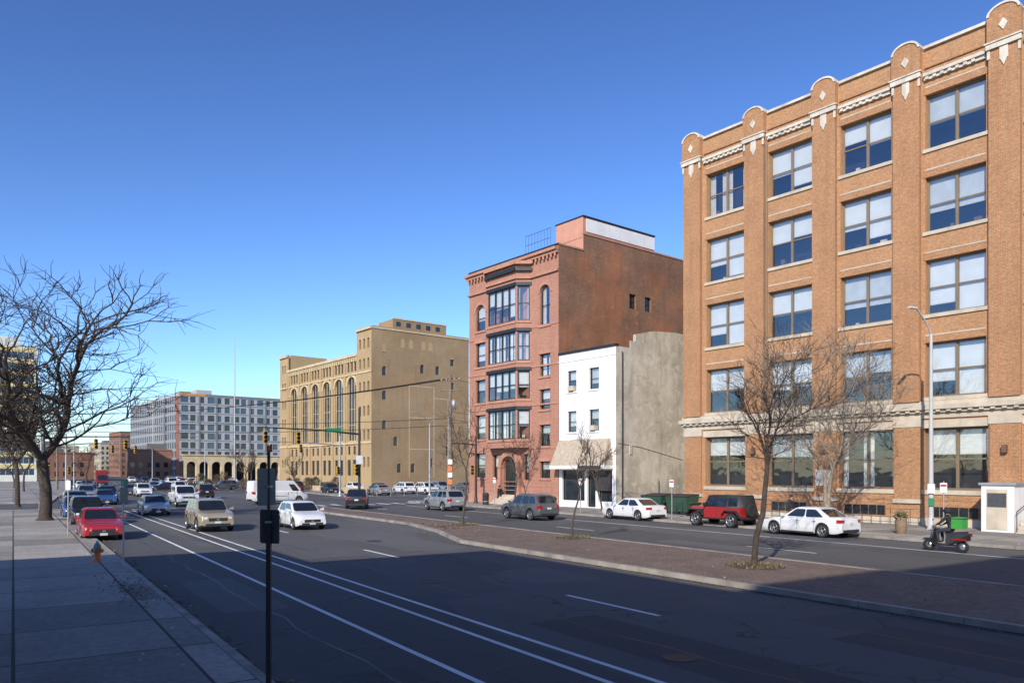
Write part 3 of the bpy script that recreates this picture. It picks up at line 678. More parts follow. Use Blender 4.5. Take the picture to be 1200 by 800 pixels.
bg('unseen_shadow_building_low',(-190,300,0),30,24,11,rbr)
bg('unseen_shadow_building_low',(-300,560,0),40,20,24,bei)
bg('low_brick_building',(-62,262,0),34,20,11,gry)
bg('low_brick_building',(-40,330,0),60,20,17,bei)
bg('warehouse_building',(60,190,0),40,40,13,rbr)
bg('warehouse_building',(20,250,0),60,40,15,gry)
for (nm,a0,a1,h,mat) in (('unseen_shadow_building_tall',-48,-12,26,rbr),('unseen_shadow_building_mid',-12,12,14.6,bei),('unseen_shadow_building_low',12,22.6,9.4,rbr)):  # unseen buildings behind the camera, stepped in height to shade the near road
    b=Obj(nm); w=a1-a0-.03; fr=Fr(RO(-4.6,a0,0),r1,-nO); nf=int((h-1)/3.6)
    ops=[(1+3.1*k,2.7+3.1*k,1.2+3.6*z,3.3+3.6*z) for z in range(nf) for k in range(int((w-1)/3.1))]
    shell(b,fr,w,18,h,mat,ops,[],mat,None,.2,0)
    for o in ops: win(b,fr,o,.2,1,2,ofw,False,.08)
    fbox(b.p('cornice'),fr,0,w,-.25,-.003,h-.6,h-.1,cream)
    b.done(fr.p(0,0,0))
# ------------------------------------------------------------- trees
bark=M('bark_dark',(.06,.045,.035),.95,var=.35,sc=6,bmp=.5); barkp=M('bark_pale',(.26,.21,.16),.9,var=.35,sc=5,bmp=.3); barkm=M('bark_brown',(.085,.065,.05),.95,var=.3,sc=6,bmp=.5)
def tree(name,base,h,spread,mat,seed,fork=.3,levels=6,r0=None,lean=(0,0),up=.55,kids=(2,3),wig=.18,trunkn=1,rmin=.009,shoot=.75,wide=1.0,dec=.74):
    rr=random.Random(seed); mb=MB(); base=V(base); r0=r0 or h*.018
    def rv(): 
        while 1:
            v=V((rr.uniform(-1,1),rr.uniform(-1,1),rr.uniform(-1,1)))
            if .1<v.length<1: return v.normalized()
    def limb(p,d,ln,r,lev):
        n=4 if lev<4 else 3; pts=[p.copy()];rad=[r]; d=d.copy()
        rend=max(rmin*.6,r*dec)
        if lev>=levels: rend=rmin*.5
        for i in range(n):
            d=(d+rv()*wig*(1 if lev<2 else 1.7)+V((0,0,.05 if lev<3 else .03))).normalized()
            p=p+d*(ln/n); pts.append(p.copy()); rad.append(r+(rend-r)*(i+1)/n)
        mb.tube(pts,rad,mat,(10,8,6,5,4,3,3,3)[min(lev,7)],cap=False)
        if lev>=levels: return
        k=rr.randint(*kids)
        for i in range(k):
            ax=rv(); ax=(ax-d*ax.dot(d)).normalized()
            sp=rr.uniform(.35,.95)*spread
            if lev==0: sp=rr.uniform(.45,.95)*spread; ax=V((math.cos(i*2*math.pi/k+seed),math.sin(i*2*math.pi/k+seed),0))
            nd=(d*math.cos(sp)+ax*math.sin(sp)); nd=(nd+V((0,0,up*.35))).normalized()
            limb(pts[-1],nd,ln*rr.uniform(.62,.9) if lev else h*(1-fork)*.33*rr.uniform(.8,1.15),max(rmin,rend*rr.uniform(.62,.88)),lev+1)
        if lev>0:
            for i in range(1,n):
                for _ in range(2 if lev<4 else 1):
                    if rr.random()<shoot:
                        ax=rv(); ax=(ax-d*ax.dot(d)).normalized(); nd=(d*.6+ax*.9+V((0,0,up*.3))).normalized()
                        limb(pts[i],nd,ln*rr.uniform(.35,.6),max(rmin,rad[i]*.42),min(levels,lev+2))
    for t in range(trunkn):
        d=V((lean[0],lean[1],1)).normalized()
        if trunkn>1: d=(d+V((math.cos(t*2.1+seed),math.sin(t*2.1+seed),0))*.16).normalized()
        mb.tube([base+V((0,0,.0)),base+d*.25],[r0*1.5,r0],mat,10,cap=False)
        limb(base+d*.24,d,h*fork*(1 if trunkn==1 else rr.uniform(.7,1.1)),r0,0)
    zt=max(v.z for v in mb.v)-base.z; k=h/zt
    for v in mb.v:
        q=max(0,min(1,(v.z-base.z)/(h*fork)-.6)); w_=1+(wide-1)*q
        v.z=base.z+(v.z-base.z)*k; v.x=base.x+(v.x-base.x)*w_; v.y=base.y+(v.y-base.y)*w_
    o=mb.build(name,None,base,False); o.location=base; return o
tree('bare_street_tree',(-29.3,48.2,.13),16.4,1.1,bark,11,fork=.25,levels=6,r0=.38,lean=(.05,0),up=.36,kids=(3,3),rmin=.02,wide=1.2,dec=.79,shoot=.85)
tree('bare_street_tree',(-42.5,66,.13),12,1.0,bark,17,fork=.3,levels=5,r0=.22,up=.3,kids=(3,3),rmin=.018)
tree('bare_median_tree',(7.85,24.9,.13),8.7,.62,bark,24,fork=.44,levels=6,r0=.1,lean=(.02,0),up=.75,kids=(2,3),rmin=.0065,shoot=.7)
tree('bare_sidewalk_tree',(17.6,43.0,.13),11.8,.6,barkp,5,fork=.3,levels=6,r0=.13,up=.65,kids=(2,3),trunkn=2,rmin=.013,shoot=.6)
tree('young_median_tree',(-2.86,44.4,.13),7.4,.5,barkm,31,fork=.4,levels=5,r0=.07,up=.7,kids=(2,2),rmin=.011)
tree('young_median_tree',(2.78,35.7,.13),5.6,.6,barkm,37,fork=.4,levels=4,r0=.05,up=.6,kids=(2,3),rmin=.009)
tree('young_street_tree',(.3,69.5,.13),6.8,.8,barkm,41,fork=.3,levels=5,r0=.09,up=.5,kids=(2,3),rmin=.015)
tree('young_street_tree',(-6.6,84.0,.1),8.5,.6,barkm,43,fork=.3,levels=5,r0=.09,up=.6,rmin=.015)
tree('bare_street_tree',(6.9,59.0,.13),5.5,.6,barkm,47,fork=.35,levels=4,r0=.07,up=.6,rmin=.012)
for i,(x,y,h) in enumerate(((-75,118,9),(-92,142,10),(-104,170,11),(-45,130,8),(-51,150,8),(-36,128,7),(-62,112,7.5),(-84,100,9),(-70,88,8))):
    tree('bare_street_tree',(x,y,0),h,.95,barkm if i%2 else bark,60+i,fork=.28,levels=4,r0=.16,up=.4,rmin=.025)
lf=[M('dry_leaf_a',(.18,.11,.06),.9),M('dry_leaf_b',(.25,.18,.1),.9),M('litter_paper',(.6,.6,.58),.8),M('grass_tuft',(.09,.12,.045),.9)]
def f(m):
    rr=random.Random(9)
    def leaf(o,a,z,mt,s=.05):
        c=RO(o,a,z); an=rr.uniform(0,6.28); u=V((math.cos(an),math.sin(an),rr.uniform(-.3,.5)))*s; v=V((-math.sin(an),math.cos(an),rr.uniform(-.2,.5)))*s*.7
        m.poly([c-u,c+v*.8,c+u,c-v],mt)
    for _ in range(700): leaf(3.3+abs(rr.gauss(0,.18)),rr.uniform(8,62),.02,rr.choice(lf[:2]),rr.uniform(.02,.05))
    for _ in range(260): leaf(rr.gauss(2.5,.3),rr.gauss(22,1.5),.15,lf[0],.04)
    for _ in range(600): leaf(16.55-abs(rr.gauss(0,.12)),rr.uniform(-5,34),.02,rr.choice(lf[:2]),.03)
    for _ in range(1000): leaf(rr.uniform(16.9,22.5),rr.uniform(-5,60),.14,rr.choice(lf[:2]),.03)
    for _ in range(300): leaf(rr.gauss(20.0,.5),rr.gauss(38,2.2),.15,rr.choice(lf[:2]),.06)
    for _ in range(60): leaf(rr.uniform(1.5,3.6),rr.uniform(12,45),.15 ,lf[2],.035)
    for _ in range(30): leaf(rr.uniform(16.9,22.5),rr.uniform(5,50),.145,lf[2],.04)
    for _ in range(50): leaf(rr.uniform(35,39),rr.uniform(0,60),.145,lf[2],.06)
single('leaf_litter',f)
for (x,y) in ((7.85,24.9),(2.78,35.7),(-2.86,44.4)):
    def f(m):
        rr=random.Random(int(x*10)); c=V((x,y,0)); N_=16
        P=[c+(nO*math.cos(t*6.283/N_)*.85+r1*math.sin(t*6.283/N_)*1.0)*rr.uniform(.85,1.1)+V((0,0,.137)) for t in range(N_)]
        top=c+V((0,0,.2))
        for k in range(N_): m.poly([P[k],P[(k+1)%N_],top],earth)
        for _ in range(420):
            an=rr.uniform(0,6.283); q=rr.random()**.6*1.0; b=c+V((math.cos(an)*q,math.sin(an)*q,.14+.05*(1-q))); h=rr.uniform(.03,.11); s=V((rr.uniform(-1,1),rr.uniform(-1,1),0)).normalized()*.02
            m.poly([b-s,b+s,b+V((rr.uniform(-.05,.05),rr.uniform(-.05,.05),h))],rr.choice([lf[3],lf[0],lf[1],lf[3]]))
    single('tree_pit',f,(x,y,.13))
ev=[M('evergreen_dark',(.03,.05,.02),.9,var=.4),M('evergreen_light',(.07,.09,.035),.9,var=.4),M('twig_brown',(.13,.09,.06),.9,var=.4)]
def f(m):
    rr=random.Random(4)
    for i in range(14):
        t=rr.uniform(0,1); c=V((-58+28*t,138-14*t,0))+V((rr.uniform(-2,2),rr.uniform(-3,3),0)); h=rr.uniform(1.5,3.2); br=rr.random()<.7
        m.tube([c,c+V((0,0,h*.8))],[.06,.02],barkm,5)
        for _ in range(260):
            z=rr.uniform(.1,1)*h; rad=h*.5*math.sin(math.pi*min(.95,z/h*.8+.1))*rr.uniform(.2,1.1); an=rr.uniform(0,6.28)
            q=c+V((math.cos(an)*rad,math.sin(an)*rad,z)); u=V((rr.uniform(-.6,.6),rr.uniform(-.6,.6),1)).normalized()*rr.uniform(.15,.4); w=u.orthogonal().normalized()*.035
            m.poly([q-u,q+w,q+u,q-w],ev[2] if br or rr.random()<.4 else rr.choice(ev[:2]))
single('shrub_row',f,uvs=False)
def f(m):
    rr=random.Random(8)
    for i in range(60):
        X=rr.uniform(-420,-170) if i<35 else rr.uniform(-150,160); Y=rr.uniform(420,640) if i<35 else rr.uniform(300,420)
        h=rr.uniform(7,13)
        for _ in range(170):
            an=rr.uniform(0,6.28); q=rr.random()**.5*h*.42; z=h*(.25+.75*rr.random())
            p=V((X+math.cos(an)*q,Y+math.sin(an)*q,z)); u=V((rr.uniform(-.4,.4),rr.uniform(-.4,.4),1)).normalized()*rr.uniform(.8,1.6); w=V((1,0,0))*.16
            m.poly([p-w,p+w,p+u],barkm)
        m.tube([(X,Y,0),(X,Y,h*.8)],[.3,.08],barkm,4)
single('distant_bare_trees',f,uvs=False)
# ------------------------------------------------------------- vehicles
tyre=M('tyre_rubber',(.018,.018,.018),.85,var=.2); rimm=M('alloy_rim',(.45,.46,.47),.3,metal=.8,var=.05); plast=M('black_plastic',(.025,.025,.026),.6,var=.1)
cglass=M('car_glass',(.012,.015,.018),.04,var=.2,spec=.9,coat=.5); hl=M('headlamp_clear',(.65,.67,.7),.1,var=.05,coat=1); tl=M('tail_lamp_red',(.35,.01,.01),.2,var=.05,coat=1); plate=M('licence_plate',(.6,.6,.55),.5); amber=M('amber_lens',(.6,.2,.02),.2)
def carpaint(name,c,metal=.0): return M(name,c,.32,metal=metal,var=.03,spec=.5,coat=.8)
CP={'white':carpaint('car_paint_white',(.72,.72,.72)),'red':carpaint('car_paint_red',(.36,.018,.022)),'black':carpaint('car_paint_black',(.014,.014,.016)),'silver':carpaint('car_paint_silver',(.36,.37,.38),.4),
 'grey':carpaint('car_paint_grey',(.13,.14,.15),.4),'tan':carpaint('car_paint_tan',(.40,.33,.22),.25),'blue':carpaint('car_paint_blue',(.03,.07,.2)),'dkred':carpaint('car_paint_dark_red',(.2,.01,.012)),'lgrey':carpaint('car_paint_blue_grey',(.30,.34,.38),.4)}
def wheel(mb,x,y,r,side,w=.22):
    c=V((x,y,r)); s=side
    mb.lathe(c,(0,s,0),[(-w,.0),(-w,r*.6),(-w+.02,r*.93),(-w+.05,r),(-.04,r),(-.01,r*.95),(0,r*.82),(-.008,r*.66)],tyre,22)
    mb.lathe(c,(0,s,0),[(-.008,r*.67),(.003,r*.65),(-.01,r*.6),(-.07,r*.56),(-.08,.0)],plast,22)
    mb.lathe(c,(0,s,0),[(-.008,r*.68),(.004,r*.655),(-.012,r*.59),(-.05,r*.57)],rimm,22)
    mb.lathe(c,(0,s,0),[(-.03,r*.16),(0,r*.13),(.0,.0)],rimm,10)
    for k in range(5):
        an=k*2*math.pi/5+.3; d=V((math.cos(an),0,math.sin(an))); t=V((-math.sin(an),0,math.cos(an))); a=c+V((0,s*-.012,0))
        mb.poly([a+d*.05-t*r*.10,a+d*r*.61-t*r*.075,a+d*r*.61+t*r*.075,a+d*.05+t*r*.10],rimm)
SP={
'sedan':dict(L=4.7,W=1.82,H=1.45,r=.33,wf=1.42,wr=-1.36,zb=.2,prof=[(2.35,.56),(2.31,.66),(2.1,.74),(1.6,.84),(1.0,.93),(0,.95),(-1.7,1.0),(-2.15,1.0),(-2.3,.94),(-2.35,.72)],cab=(1.05,.2,-1.0,-1.85),belt=.93,nw=2),
'hatch':dict(L=4.2,W=1.78,H=1.52,r=.32,wf=1.28,wr=-1.27,zb=.2,prof=[(2.1,.56),(2.05,.7),(1.8,.82),(1.4,.92),(1.0,.98),(0,1.0),(-1.8,1.04),(-2.0,.98),(-2.1,.75)],cab=(1.1,.35,-1.45,-1.95),belt=.98,nw=2),
'suv':dict(L=4.65,W=1.88,H=1.7,r=.37,wf=1.4,wr=-1.38,zb=.26,prof=[(2.32,.66),(2.28,.86),(2.1,.96),(1.6,1.04),(1.05,1.1),(0,1.1),(-2.0,1.14),(-2.22,1.08),(-2.32,.8)],cab=(1.12,.4,-1.75,-2.18),belt=1.08,nw=3),
'pickup':dict(L=5.8,W=2.0,H=1.92,r=.4,wf=1.85,wr=-1.75,zb=.38,prof=[(2.9,.8),(2.86,1.08),(2.6,1.16),(1.5,1.22),(0,1.24),(-2.8,1.26),(-2.9,1.2)],cab=(1.45,.75,-.85,-1.05),belt=1.2,nw=2),
'van':dict(L=5.6,W=2.0,H=2.3,r=.36,wf=1.85,wr=-1.6,zb=.3,prof=[(2.8,.7),(2.75,.95),(2.5,1.1),(2.1,1.25),(1.0,1.3),(-2.75,1.3),(-2.8,1.2)],cab=(2.25,1.35,-2.72,-2.79),belt=1.25,nw=0)}
def car(kind,col,x,y,dirv,name='parked_car'):
    s=SP[kind]; pm=CP[col]; ob=Obj(name); bd=ob.p('body'); L_=s['L'];W=s['W']/2;H=s['H'];r=s['r']; pf=sorted(s['prof'])
    def zt(x):
        for i in range(len(pf)-1):
            if pf[i][0]<=x<=pf[i+1][0]:
                t=(x-pf[i][0])/(pf[i+1][0]-pf[i][0]); return pf[i][1]+t*(pf[i+1][1]-pf[i][1])
        return pf[0][1] if x<0 else pf[-1][1]
    Ra=r+.065
    xs=[p[0] for p in pf]+[L_/2-.12,L_/2-.35,-L_/2+.12,-L_/2+.35,.5,-.4]
    for wx in (s['wf'],s['wr']):
        xs=[q for q in xs if abs(q-wx)>Ra+.02]
        xs+=[wx+Ra*math.cos(math.pi*k/8) for k in range(9)]+[wx-Ra-.006,wx+Ra+.006]
    xs=sorted(set(round(q,4) for q in xs))
    def zb(x):
        for wx in (s['wf'],s['wr']):
            if abs(x-wx)<=Ra+.0005: return r+math.sqrt(max(0,Ra*Ra-(x-wx)**2))*.97
        e=max(0,abs(x)-(L_/2-.5))/.5; return s['zb']+.1*e*e
    rings=[]
    for q in xs:
        e=abs(q)/(L_/2); w=W*(1-.14*e**7-.02*e*e); a,b_=zb(q),zt(q); 
        if b_-a<.1: a=b_-.1
        fr_=[(.93,0),(.985,.1),(1.0,.45),(.975,.68),(.985,.75),(.95,.93),(.86,1.0),(.45,1.02),(0,1.03)]
        hs=[(w*c,a+(b_-a)*d) for c,d in fr_]
        rings.append([(q,yy,zz) for yy,zz in hs]+[(q,-yy,zz) for yy,zz in hs[-2::-1]])
    n=len(rings[0])
    dk=plast if kind in('suv','pickup') else pm
    for i in range(len(rings)-1):
        for k in range(n-1):
            m=dk if k in (0,n-2) else pm
            bd.mesh([rings[i][k],rings[i+1][k],rings[i+1][k+1],rings[i][k+1]],[(0,1,2,3)],m,True)
        bd.mesh([rings[i][0],rings[i][-1],rings[i+1][-1],rings[i+1][0]],[(0,1,2,3)],plast,False)
    bd.poly(rings[-1],pm,True); bd.poly(rings[0][::-1],pm,True); ob.weld['body']=.7
    fb,frr,rr_,rb=s['cab']; bz=s['belt']-.04; wb=W*.94; wr=W*(.74 if kind!='van' else .9); tz=H-.05
    if kind=='pickup': wr=W*.78
    cb=bmesh.new()
    base=[(fb,wb*.93,bz),(fb,-wb*.93,bz),(rb,-wb*.93,bz),(rb,wb*.93,bz)]
    top=[(frr,wr,tz),(frr,-wr,tz),(rr_,-wr,tz),(rr_,wr,tz)]
    cr_=[(frr-.18,wr*.8,H),(frr-.18,-wr*.8,H),(rr_+.15,-wr*.8,H-.01),(rr_+.15,wr*.8,H-.01)]
    vv=[cb.verts.new(p) for p in base+top+cr_]
    for j in (0,4):
        for k in range(4): cb.faces.new([vv[j+k],vv[j+(k+1)%4],vv[j+4+(k+1)%4],vv[j+4+k]])
    cb.faces.new([vv[8],vv[9],vv[10],vv[11]]); cb.faces.new([vv[3],vv[2],vv[1],vv[0]])
    bmesh.ops.recalc_face_normals(cb,faces=cb.faces)
    eds=[e for e in cb.edges if not (e.verts[0].co.z<bz+.01 and e.verts[1].co.z<bz+.01)]
    bmesh.ops.bevel(cb,geom=eds,offset=.05,segments=2,affect='EDGES')
    cb.verts.index_update()
    ob.p('cabin').mesh([v.co.copy() for v in cb.verts],[[v.index for v in f_.verts] for f_ in cb.faces],pm,True); ob.weld['cabin']=.6; cb.free()
    g=ob.p('windows')
    def panel(b0,b1,t1,t0,s0,s1,v0,v1,mat=cglass,off=.007):
        b0,b1,t0,t1=map(V,(b0,b1,t0,t1))
        P=lambda a,c:(b0.lerp(b1,a)).lerp(t0.lerp(t1,a),c)
        nn=(b1-b0).cross(t0-b0).normalized(); cen=(b0+b1+t0+t1)/4
        if nn.dot(cen-V((0,0,cen.z)) if abs(nn.y)>.5 else V((cen.x,0,0))-V(((fb+rb)/2,0,0)))<0: nn=-nn
        c=.035
        ds=c*(s1-s0)*2; dv=c*3
        g.poly([P(s0+ds,v0)+nn*off,P(s1-ds,v0)+nn*off,P(s1,v0+dv)+nn*off,P(s1,v1-dv)+nn*off,P(s1-ds,v1)+nn*off,P(s0+ds,v1)+nn*off,P(s0,v1-dv)+nn*off,P(s0,v0+dv)+nn*off],mat)
    panel(base[0],base[1],top[1],top[0],.05,.95,.1,.93)
    if kind!='van': panel(base[3],base[2],top[2],top[3],.08,.92,.18 if kind!='sedan' else .1,.9)
    for sd in (0,1):
        B0,B1,T0,T1=(base[0],base[3],top[0],top[3]) if sd==0 else (base[1],base[2],top[1],top[2])
        cuts={2:[(.08,.47),(.5,.88)],3:[(.06,.36),(.39,.67),(.7,.93)],0:[(.06,.2)]}[s['nw']]
        if kind=='pickup': cuts=[(.1,.48),(.52,.93)]
        for a,c in cuts: panel(B0,B1,T1,T0,a,c,.14 if s['nw'] else .05,.88 if s['nw'] else .7)
    d=ob.p('fittings'); f_=L_/2; z1=zt(f_-.1)
    for sd in (1,-1):
        y0=sd*W*.88; y1=sd*W*.56
        xa=f_-.13; zc=z1-.13
        d.hexa([(xa-.18,y0,zc-.06),(f_-.02,sd*W*.80,zc-.07),(f_+.012,y1,zc-.05),(xa-.18,y1,zc-.05),(xa-.22,y0,zc+.07),(f_-.05,sd*W*.80,zc+.05),(f_-.01,y1,zc+.05),(xa-.2,y1,zc+.05)],hl)
        zr=zt(-f_+.1)-.14; xx=-f_
        hh=.16 if kind in('suv','van','pickup','hatch') else .08
        d.hexa([(xx+.22,sd*W*.93,zr-hh),(xx+.0,sd*W*.84,zr-hh),(xx-.012,sd*W*.6,zr-.07),(xx+.2,sd*W*.6,zr-.07),(xx+.22,sd*W*.93,zr+.08),(xx+.0,sd*W*.84,zr+.08),(xx-.012,sd*W*.6,zr+.07),(xx+.2,sd*W*.6,zr+.07)],tl)
        d.hexa([(fb-.28,sd*W*.93,s['belt']+.02),(fb-.2,sd*W*.93,s['belt']+.02),(fb-.22,sd*(W+.17),s['belt']+.04),(fb-.34,sd*(W+.17),s['belt']+.04),(fb-.28,sd*W*.93,s['belt']+.1),(fb-.2,sd*W*.93,s['belt']+.1),(fb-.24,sd*(W+.17),s['belt']+.19),(fb-.34,sd*(W+.17),s['belt']+.19)],pm if kind!='van' else plast)
        for xh in ((-.1,-1.05) if kind!='van' else (1.0,)): d.box(xh,xh+.18,sd*W*.985-.012,sd*W*.985+.02,s['belt']-.17,s['belt']-.13,pm if col!='white' else rimm)
        for xh in ((.98,.02,-.95) if kind!='van' else (1.6,.7)):
            d.box(xh-.008,xh+.008,sd*W*.99-.01,sd*W*.99+.006,s['zb']+.12,s['belt']-.05,plast)
        d.box(s['wr']+Ra+.05,s['wf']-Ra-.05,sd*W*.95-.02,sd*W*.95+.02,s['zb']-.02,s['zb']+.08,plast)
        if kind=='suv': d.tube([(frr-.3,sd*wr*.86,H+.04),(rr_+.2,sd*wr*.86,H+.04)],.018,rimm,5); 
    d.box(f_-.1,f_+.008,-W*.5,W*.5,z1-.30,z1-.14,plast); d.box(f_-.1,f_+.006,-W*.66,W*.66,s['zb']+.06,s['zb']+.2,plast)
    d.box(f_,f_+.02,-.16,.16,z1-.42,z1-.31,plate); d.box(-f_-.018,-f_+.02,-.16,.16,zt(-f_+.1)-.32,zt(-f_+.1)-.2,plate)
    d.box(-f_-.01,-f_+.1,-W*.7,W*.7,s['zb']+.08,s['zb']+.22,plast)
    d.box(f_-.02,f_+.015,-.07,.07,z1-.25,z1-.19,rimm)
    if kind=='pickup': d.box(-2.78,-1.15,-W*.8,W*.8,1.25,1.30,plast)
    if kind=='van':
        for sd in (1,-1): d.box(-2.5,.6,sd*W*.99-.01,sd*W*.99+.015,.75,.8,plast)
    wh=ob.p('wheels')
    for wx in (s['wf'],s['wr']):
        for sd in (1,-1): wheel(wh,wx,sd*(W-.015),r,sd)
    ob.nouv|=set(ob.parts); rz=math.atan2(dirv.y,dirv.x)
    return ob.done(loc=V((x,y,0.002)),rz=rz)
def jeep(x,y,dirv):
    ob=Obj('parked_jeep'); pm=CP['red']
    def bx(part,x0,x1,y0,y1,z0,z1,m,tp=0,bev=.03):
        bm=bmesh.new(); P=[(x0,y0,z0),(x1,y0,z0),(x1,y1,z0),(x0,y1,z0),(x0+tp,y0+tp,z1),(x1-tp,y0+tp,z1),(x1-tp,y1-tp,z1),(x0+tp,y1-tp,z1)]
        vv=[bm.verts.new(p) for p in P]
        for q in [(3,2,1,0),(4,5,6,7),(0,1,5,4),(1,2,6,5),(2,3,7,6),(3,0,4,7)]: bm.faces.new([vv[i] for i in q])
        if bev: bmesh.ops.bevel(bm,geom=bm.edges[:],offset=bev,segments=2,affect='EDGES')
        bm.verts.index_update(); ob.p(part).mesh([v.co.copy() for v in bm.verts],[[v.index for v in q.verts] for q in bm.faces],m,True); bm.free(); ob.weld[part]=.6
    bx('body',-1.05,.75,-.76,.76,.5,1.17,pm); bx('body',-1.95,-1.03,-.76,.76,.82,1.17,pm); bx('body',-1.97,-1.75,-.74,.74,.55,.9,pm)
    bx('body',.7,1.85,-.62,.62,.72,1.15,pm,.03); bx('body',1.83,1.9,-.6,.6,.6,1.12,pm,.0,.02)
    bx('chassis',-1.9,1.9,-.5,.5,.4,.6,plast)
    for sd in (1,-1):
        for wx in (1.3,-1.35):
            pts=[(wx-.62,.62),(wx-.42,.93),(wx+.42,.93),(wx+.62,.66)]
            for i in range(3):
                (xa,za),(xb,zb_)=pts[i],pts[i+1]
                ob.p('fender_flares').hexa([(xa,sd*.55,za),(xb,sd*.55,zb_),(xb,sd*.93,zb_),(xa,sd*.93,za),(xa,sd*.55,za+.06),(xb,sd*.55,zb_+.06),(xb,sd*.93,zb_+.06),(xa,sd*.93,za+.06)],plast)
            wheel(ob.p('wheels'),wx,sd*.9,.41,sd,.26)
        ob.p('steps').box(-.8,.75,sd*.74,sd*.9,.46,.52,plast)
        ob.p('lamps').lathe((1.9,sd*.42,.92),(1,0,0),[(0,.1),(.02,.1),(.03,.08),(.035,0)],hl,14); ob.p('lamps').box(-2.0,-1.95,sd*.6,sd*.74,.85,1.05,tl)
        ob.p('mirrors').box(.5,.58,sd*.78,sd*1.0,1.2,1.38,plast)
        for xh in (.7,-.3): ob.p('door_seams').box(xh-.01,xh+.01,sd*.76-.01,sd*.766,.58,1.14,plast)
    for k in range(7): ob.p('grille').box(1.9,1.906,-.27+.08*k,-.235+.08*k,.72,1.04,plast)
    bx('bumpers',1.95,2.12,-.8,.8,.5,.66,plast); bx('bumpers',-2.12,-1.97,-.78,.78,.48,.62,plast)
    bm=bmesh.new(); P=[(.78,.74,1.15),(.78,-.74,1.15),(-1.93,-.74,1.15),(-1.93,.74,1.15),(.42,.64,1.82),(.42,-.64,1.82),(-1.8,-.64,1.84),(-1.8,.64,1.84)]
    vv=[bm.verts.new(p) for p in P]
    for q in [(0,1,5,4),(1,2,6,5),(2,3,7,6),(3,0,4,7),(4,5,6,7)]: bm.faces.new([vv[i] for i in q])
    bmesh.ops.bevel(bm,geom=[e for e in bm.edges if e.verts[0].co.z>1.5 or e.verts[1].co.z>1.5],offset=.04,segments=2,affect='EDGES'); bm.verts.index_update()
    ob.p('soft_top').mesh([v.co.copy() for v in bm.verts],[[v.index for v in q.verts] for q in bm.faces],plast,True); bm.free()
    g=ob.p('windows')
    for sd in (1,-1):
        def q(x0,x1,z0,z1,t0=0,t1=0):
            yy=lambda z:sd*(.74-(z-1.15)/.68*.1+.012)
            g.poly([(x0,yy(z0),z0),(x1,yy(z0),z0),(x1-t1,yy(z1),z1),(x0+t0,yy(z1),z1)],cglass)
        q(-.25,.62,1.2,1.7,0,.27); q(-1.0,-.35,1.2,1.7); q(-1.75,-1.1,1.22,1.7)
    g.poly([(.77,-.62,1.22),(.77,.62,1.22),(.5,.56,1.74),(.5,-.56,1.74)],cglass); 
    ob.p('windscreen_frame').tube([(.76,-.7,1.15),(.45,-.63,1.78),(.45,.63,1.78),(.76,.7,1.15)],.035,pm,6)
    ob.p('spare_wheel').lathe((-2.0,0,1.0),(-1,0,0),[(0,0),(0,.3),(.03,.38),(.08,.4),(.2,.4),(.24,.37),(.24,.25),(.2,0)],tyre,22)
    ob.nouv|=set(ob.parts); ob.done(loc=V((x,y,0.002)),rz=math.atan2(dirv.y,dirv.x))
away=r1; tow=-r1
car('sedan','white',14.9,38.6,away,'parked_car'); car('sedan','white',8.1,51.3,away,'parked_car'); jeep(12.3,45.0,away)
car('suv','grey',1.15,51.6,away,'suv'); car('suv','silver',-5.6,63.5,away,'suv'); car('suv','black',-13.4,66.5,(away*.8+nO*.35).normalized(),'suv')
car('hatch','white',-12.0,43.6,tow,'moving_car'); car('suv','tan',-16.7,42.3,tow,'suv'); car('van','white',-23.2,76,(nO*.98+r1*.1).normalized(),'delivery_van')
car('sedan','red',-20.0,37.2,tow,'parked_car'); car('suv','black',-25.6,46.2,tow,'suv'); car('sedan','lgrey',-26.6,57.0,tow,'moving_car'); car('pickup','white',-30.4,71,tow,'pickup_truck')
car('hatch','blue',-30.2,53.2,tow,'parked_car'); car('suv','grey',-33.8,59.4,tow,'parked_car'); car('sedan','black',-37.0,64.5,tow,'parked_car')
for (k,c,x,y,d) in (('suv','white',-47.6,99,tow),('suv','black',-42.7,81,tow),('sedan','grey',-56.6,103,tow),('sedan','silver',-62,112,tow),('suv','grey',-72,130,tow),('sedan','white',-78,139,tow),('sedan','black',-86,150,tow),
    ('suv','white',-52,120,tow),('sedan','lgrey',-62,133,tow),('pickup','white',-70,158,tow),('suv','silver',-80,172,tow),('sedan','white',-88,190,tow),('suv','black',-98,205,tow),
    ('sedan','black',-58,128,-nO),('suv','grey',-49.5,132,-nO),('sedan','white',-66,165,away),('suv','white',-77,184,away),('sedan','red',-84,196,away),('suv','white',-93,214,away),('suv','black',-37,92,away),('sedan','grey',-53,106,tow),
    ('sedan','blue',-39.5,74.5,tow),('suv','lgrey',-47.5,85.6,tow),('sedan','white',-80,220,away),('suv','silver',-105,235,away),('sedan','grey',-114,232,tow),('suv','white',-110,222,tow)):
    car(k,c,x,y,d,'moving_car' if k!='pickup' else 'pickup_truck')
rr0=random.Random(2); i=0
for (x,y) in ((-15.5,110),(-12,108),(-20,116),(-24.5,120),(-11,118),(-5,113),(-29,122),(-33.5,118),(-18,104),(-1,121),(-8,125),(-36,128),(-26,110),(-31,108)):
    car(rr0.choice(['suv','sedan','hatch','van'] if i%5==0 else ['suv','sedan','hatch']),rr0.choice(['white','grey','black','silver','red','white','lgrey']),x,y,r1 if rr0.random()<.5 else (-r1),'parked_car'); i+=1
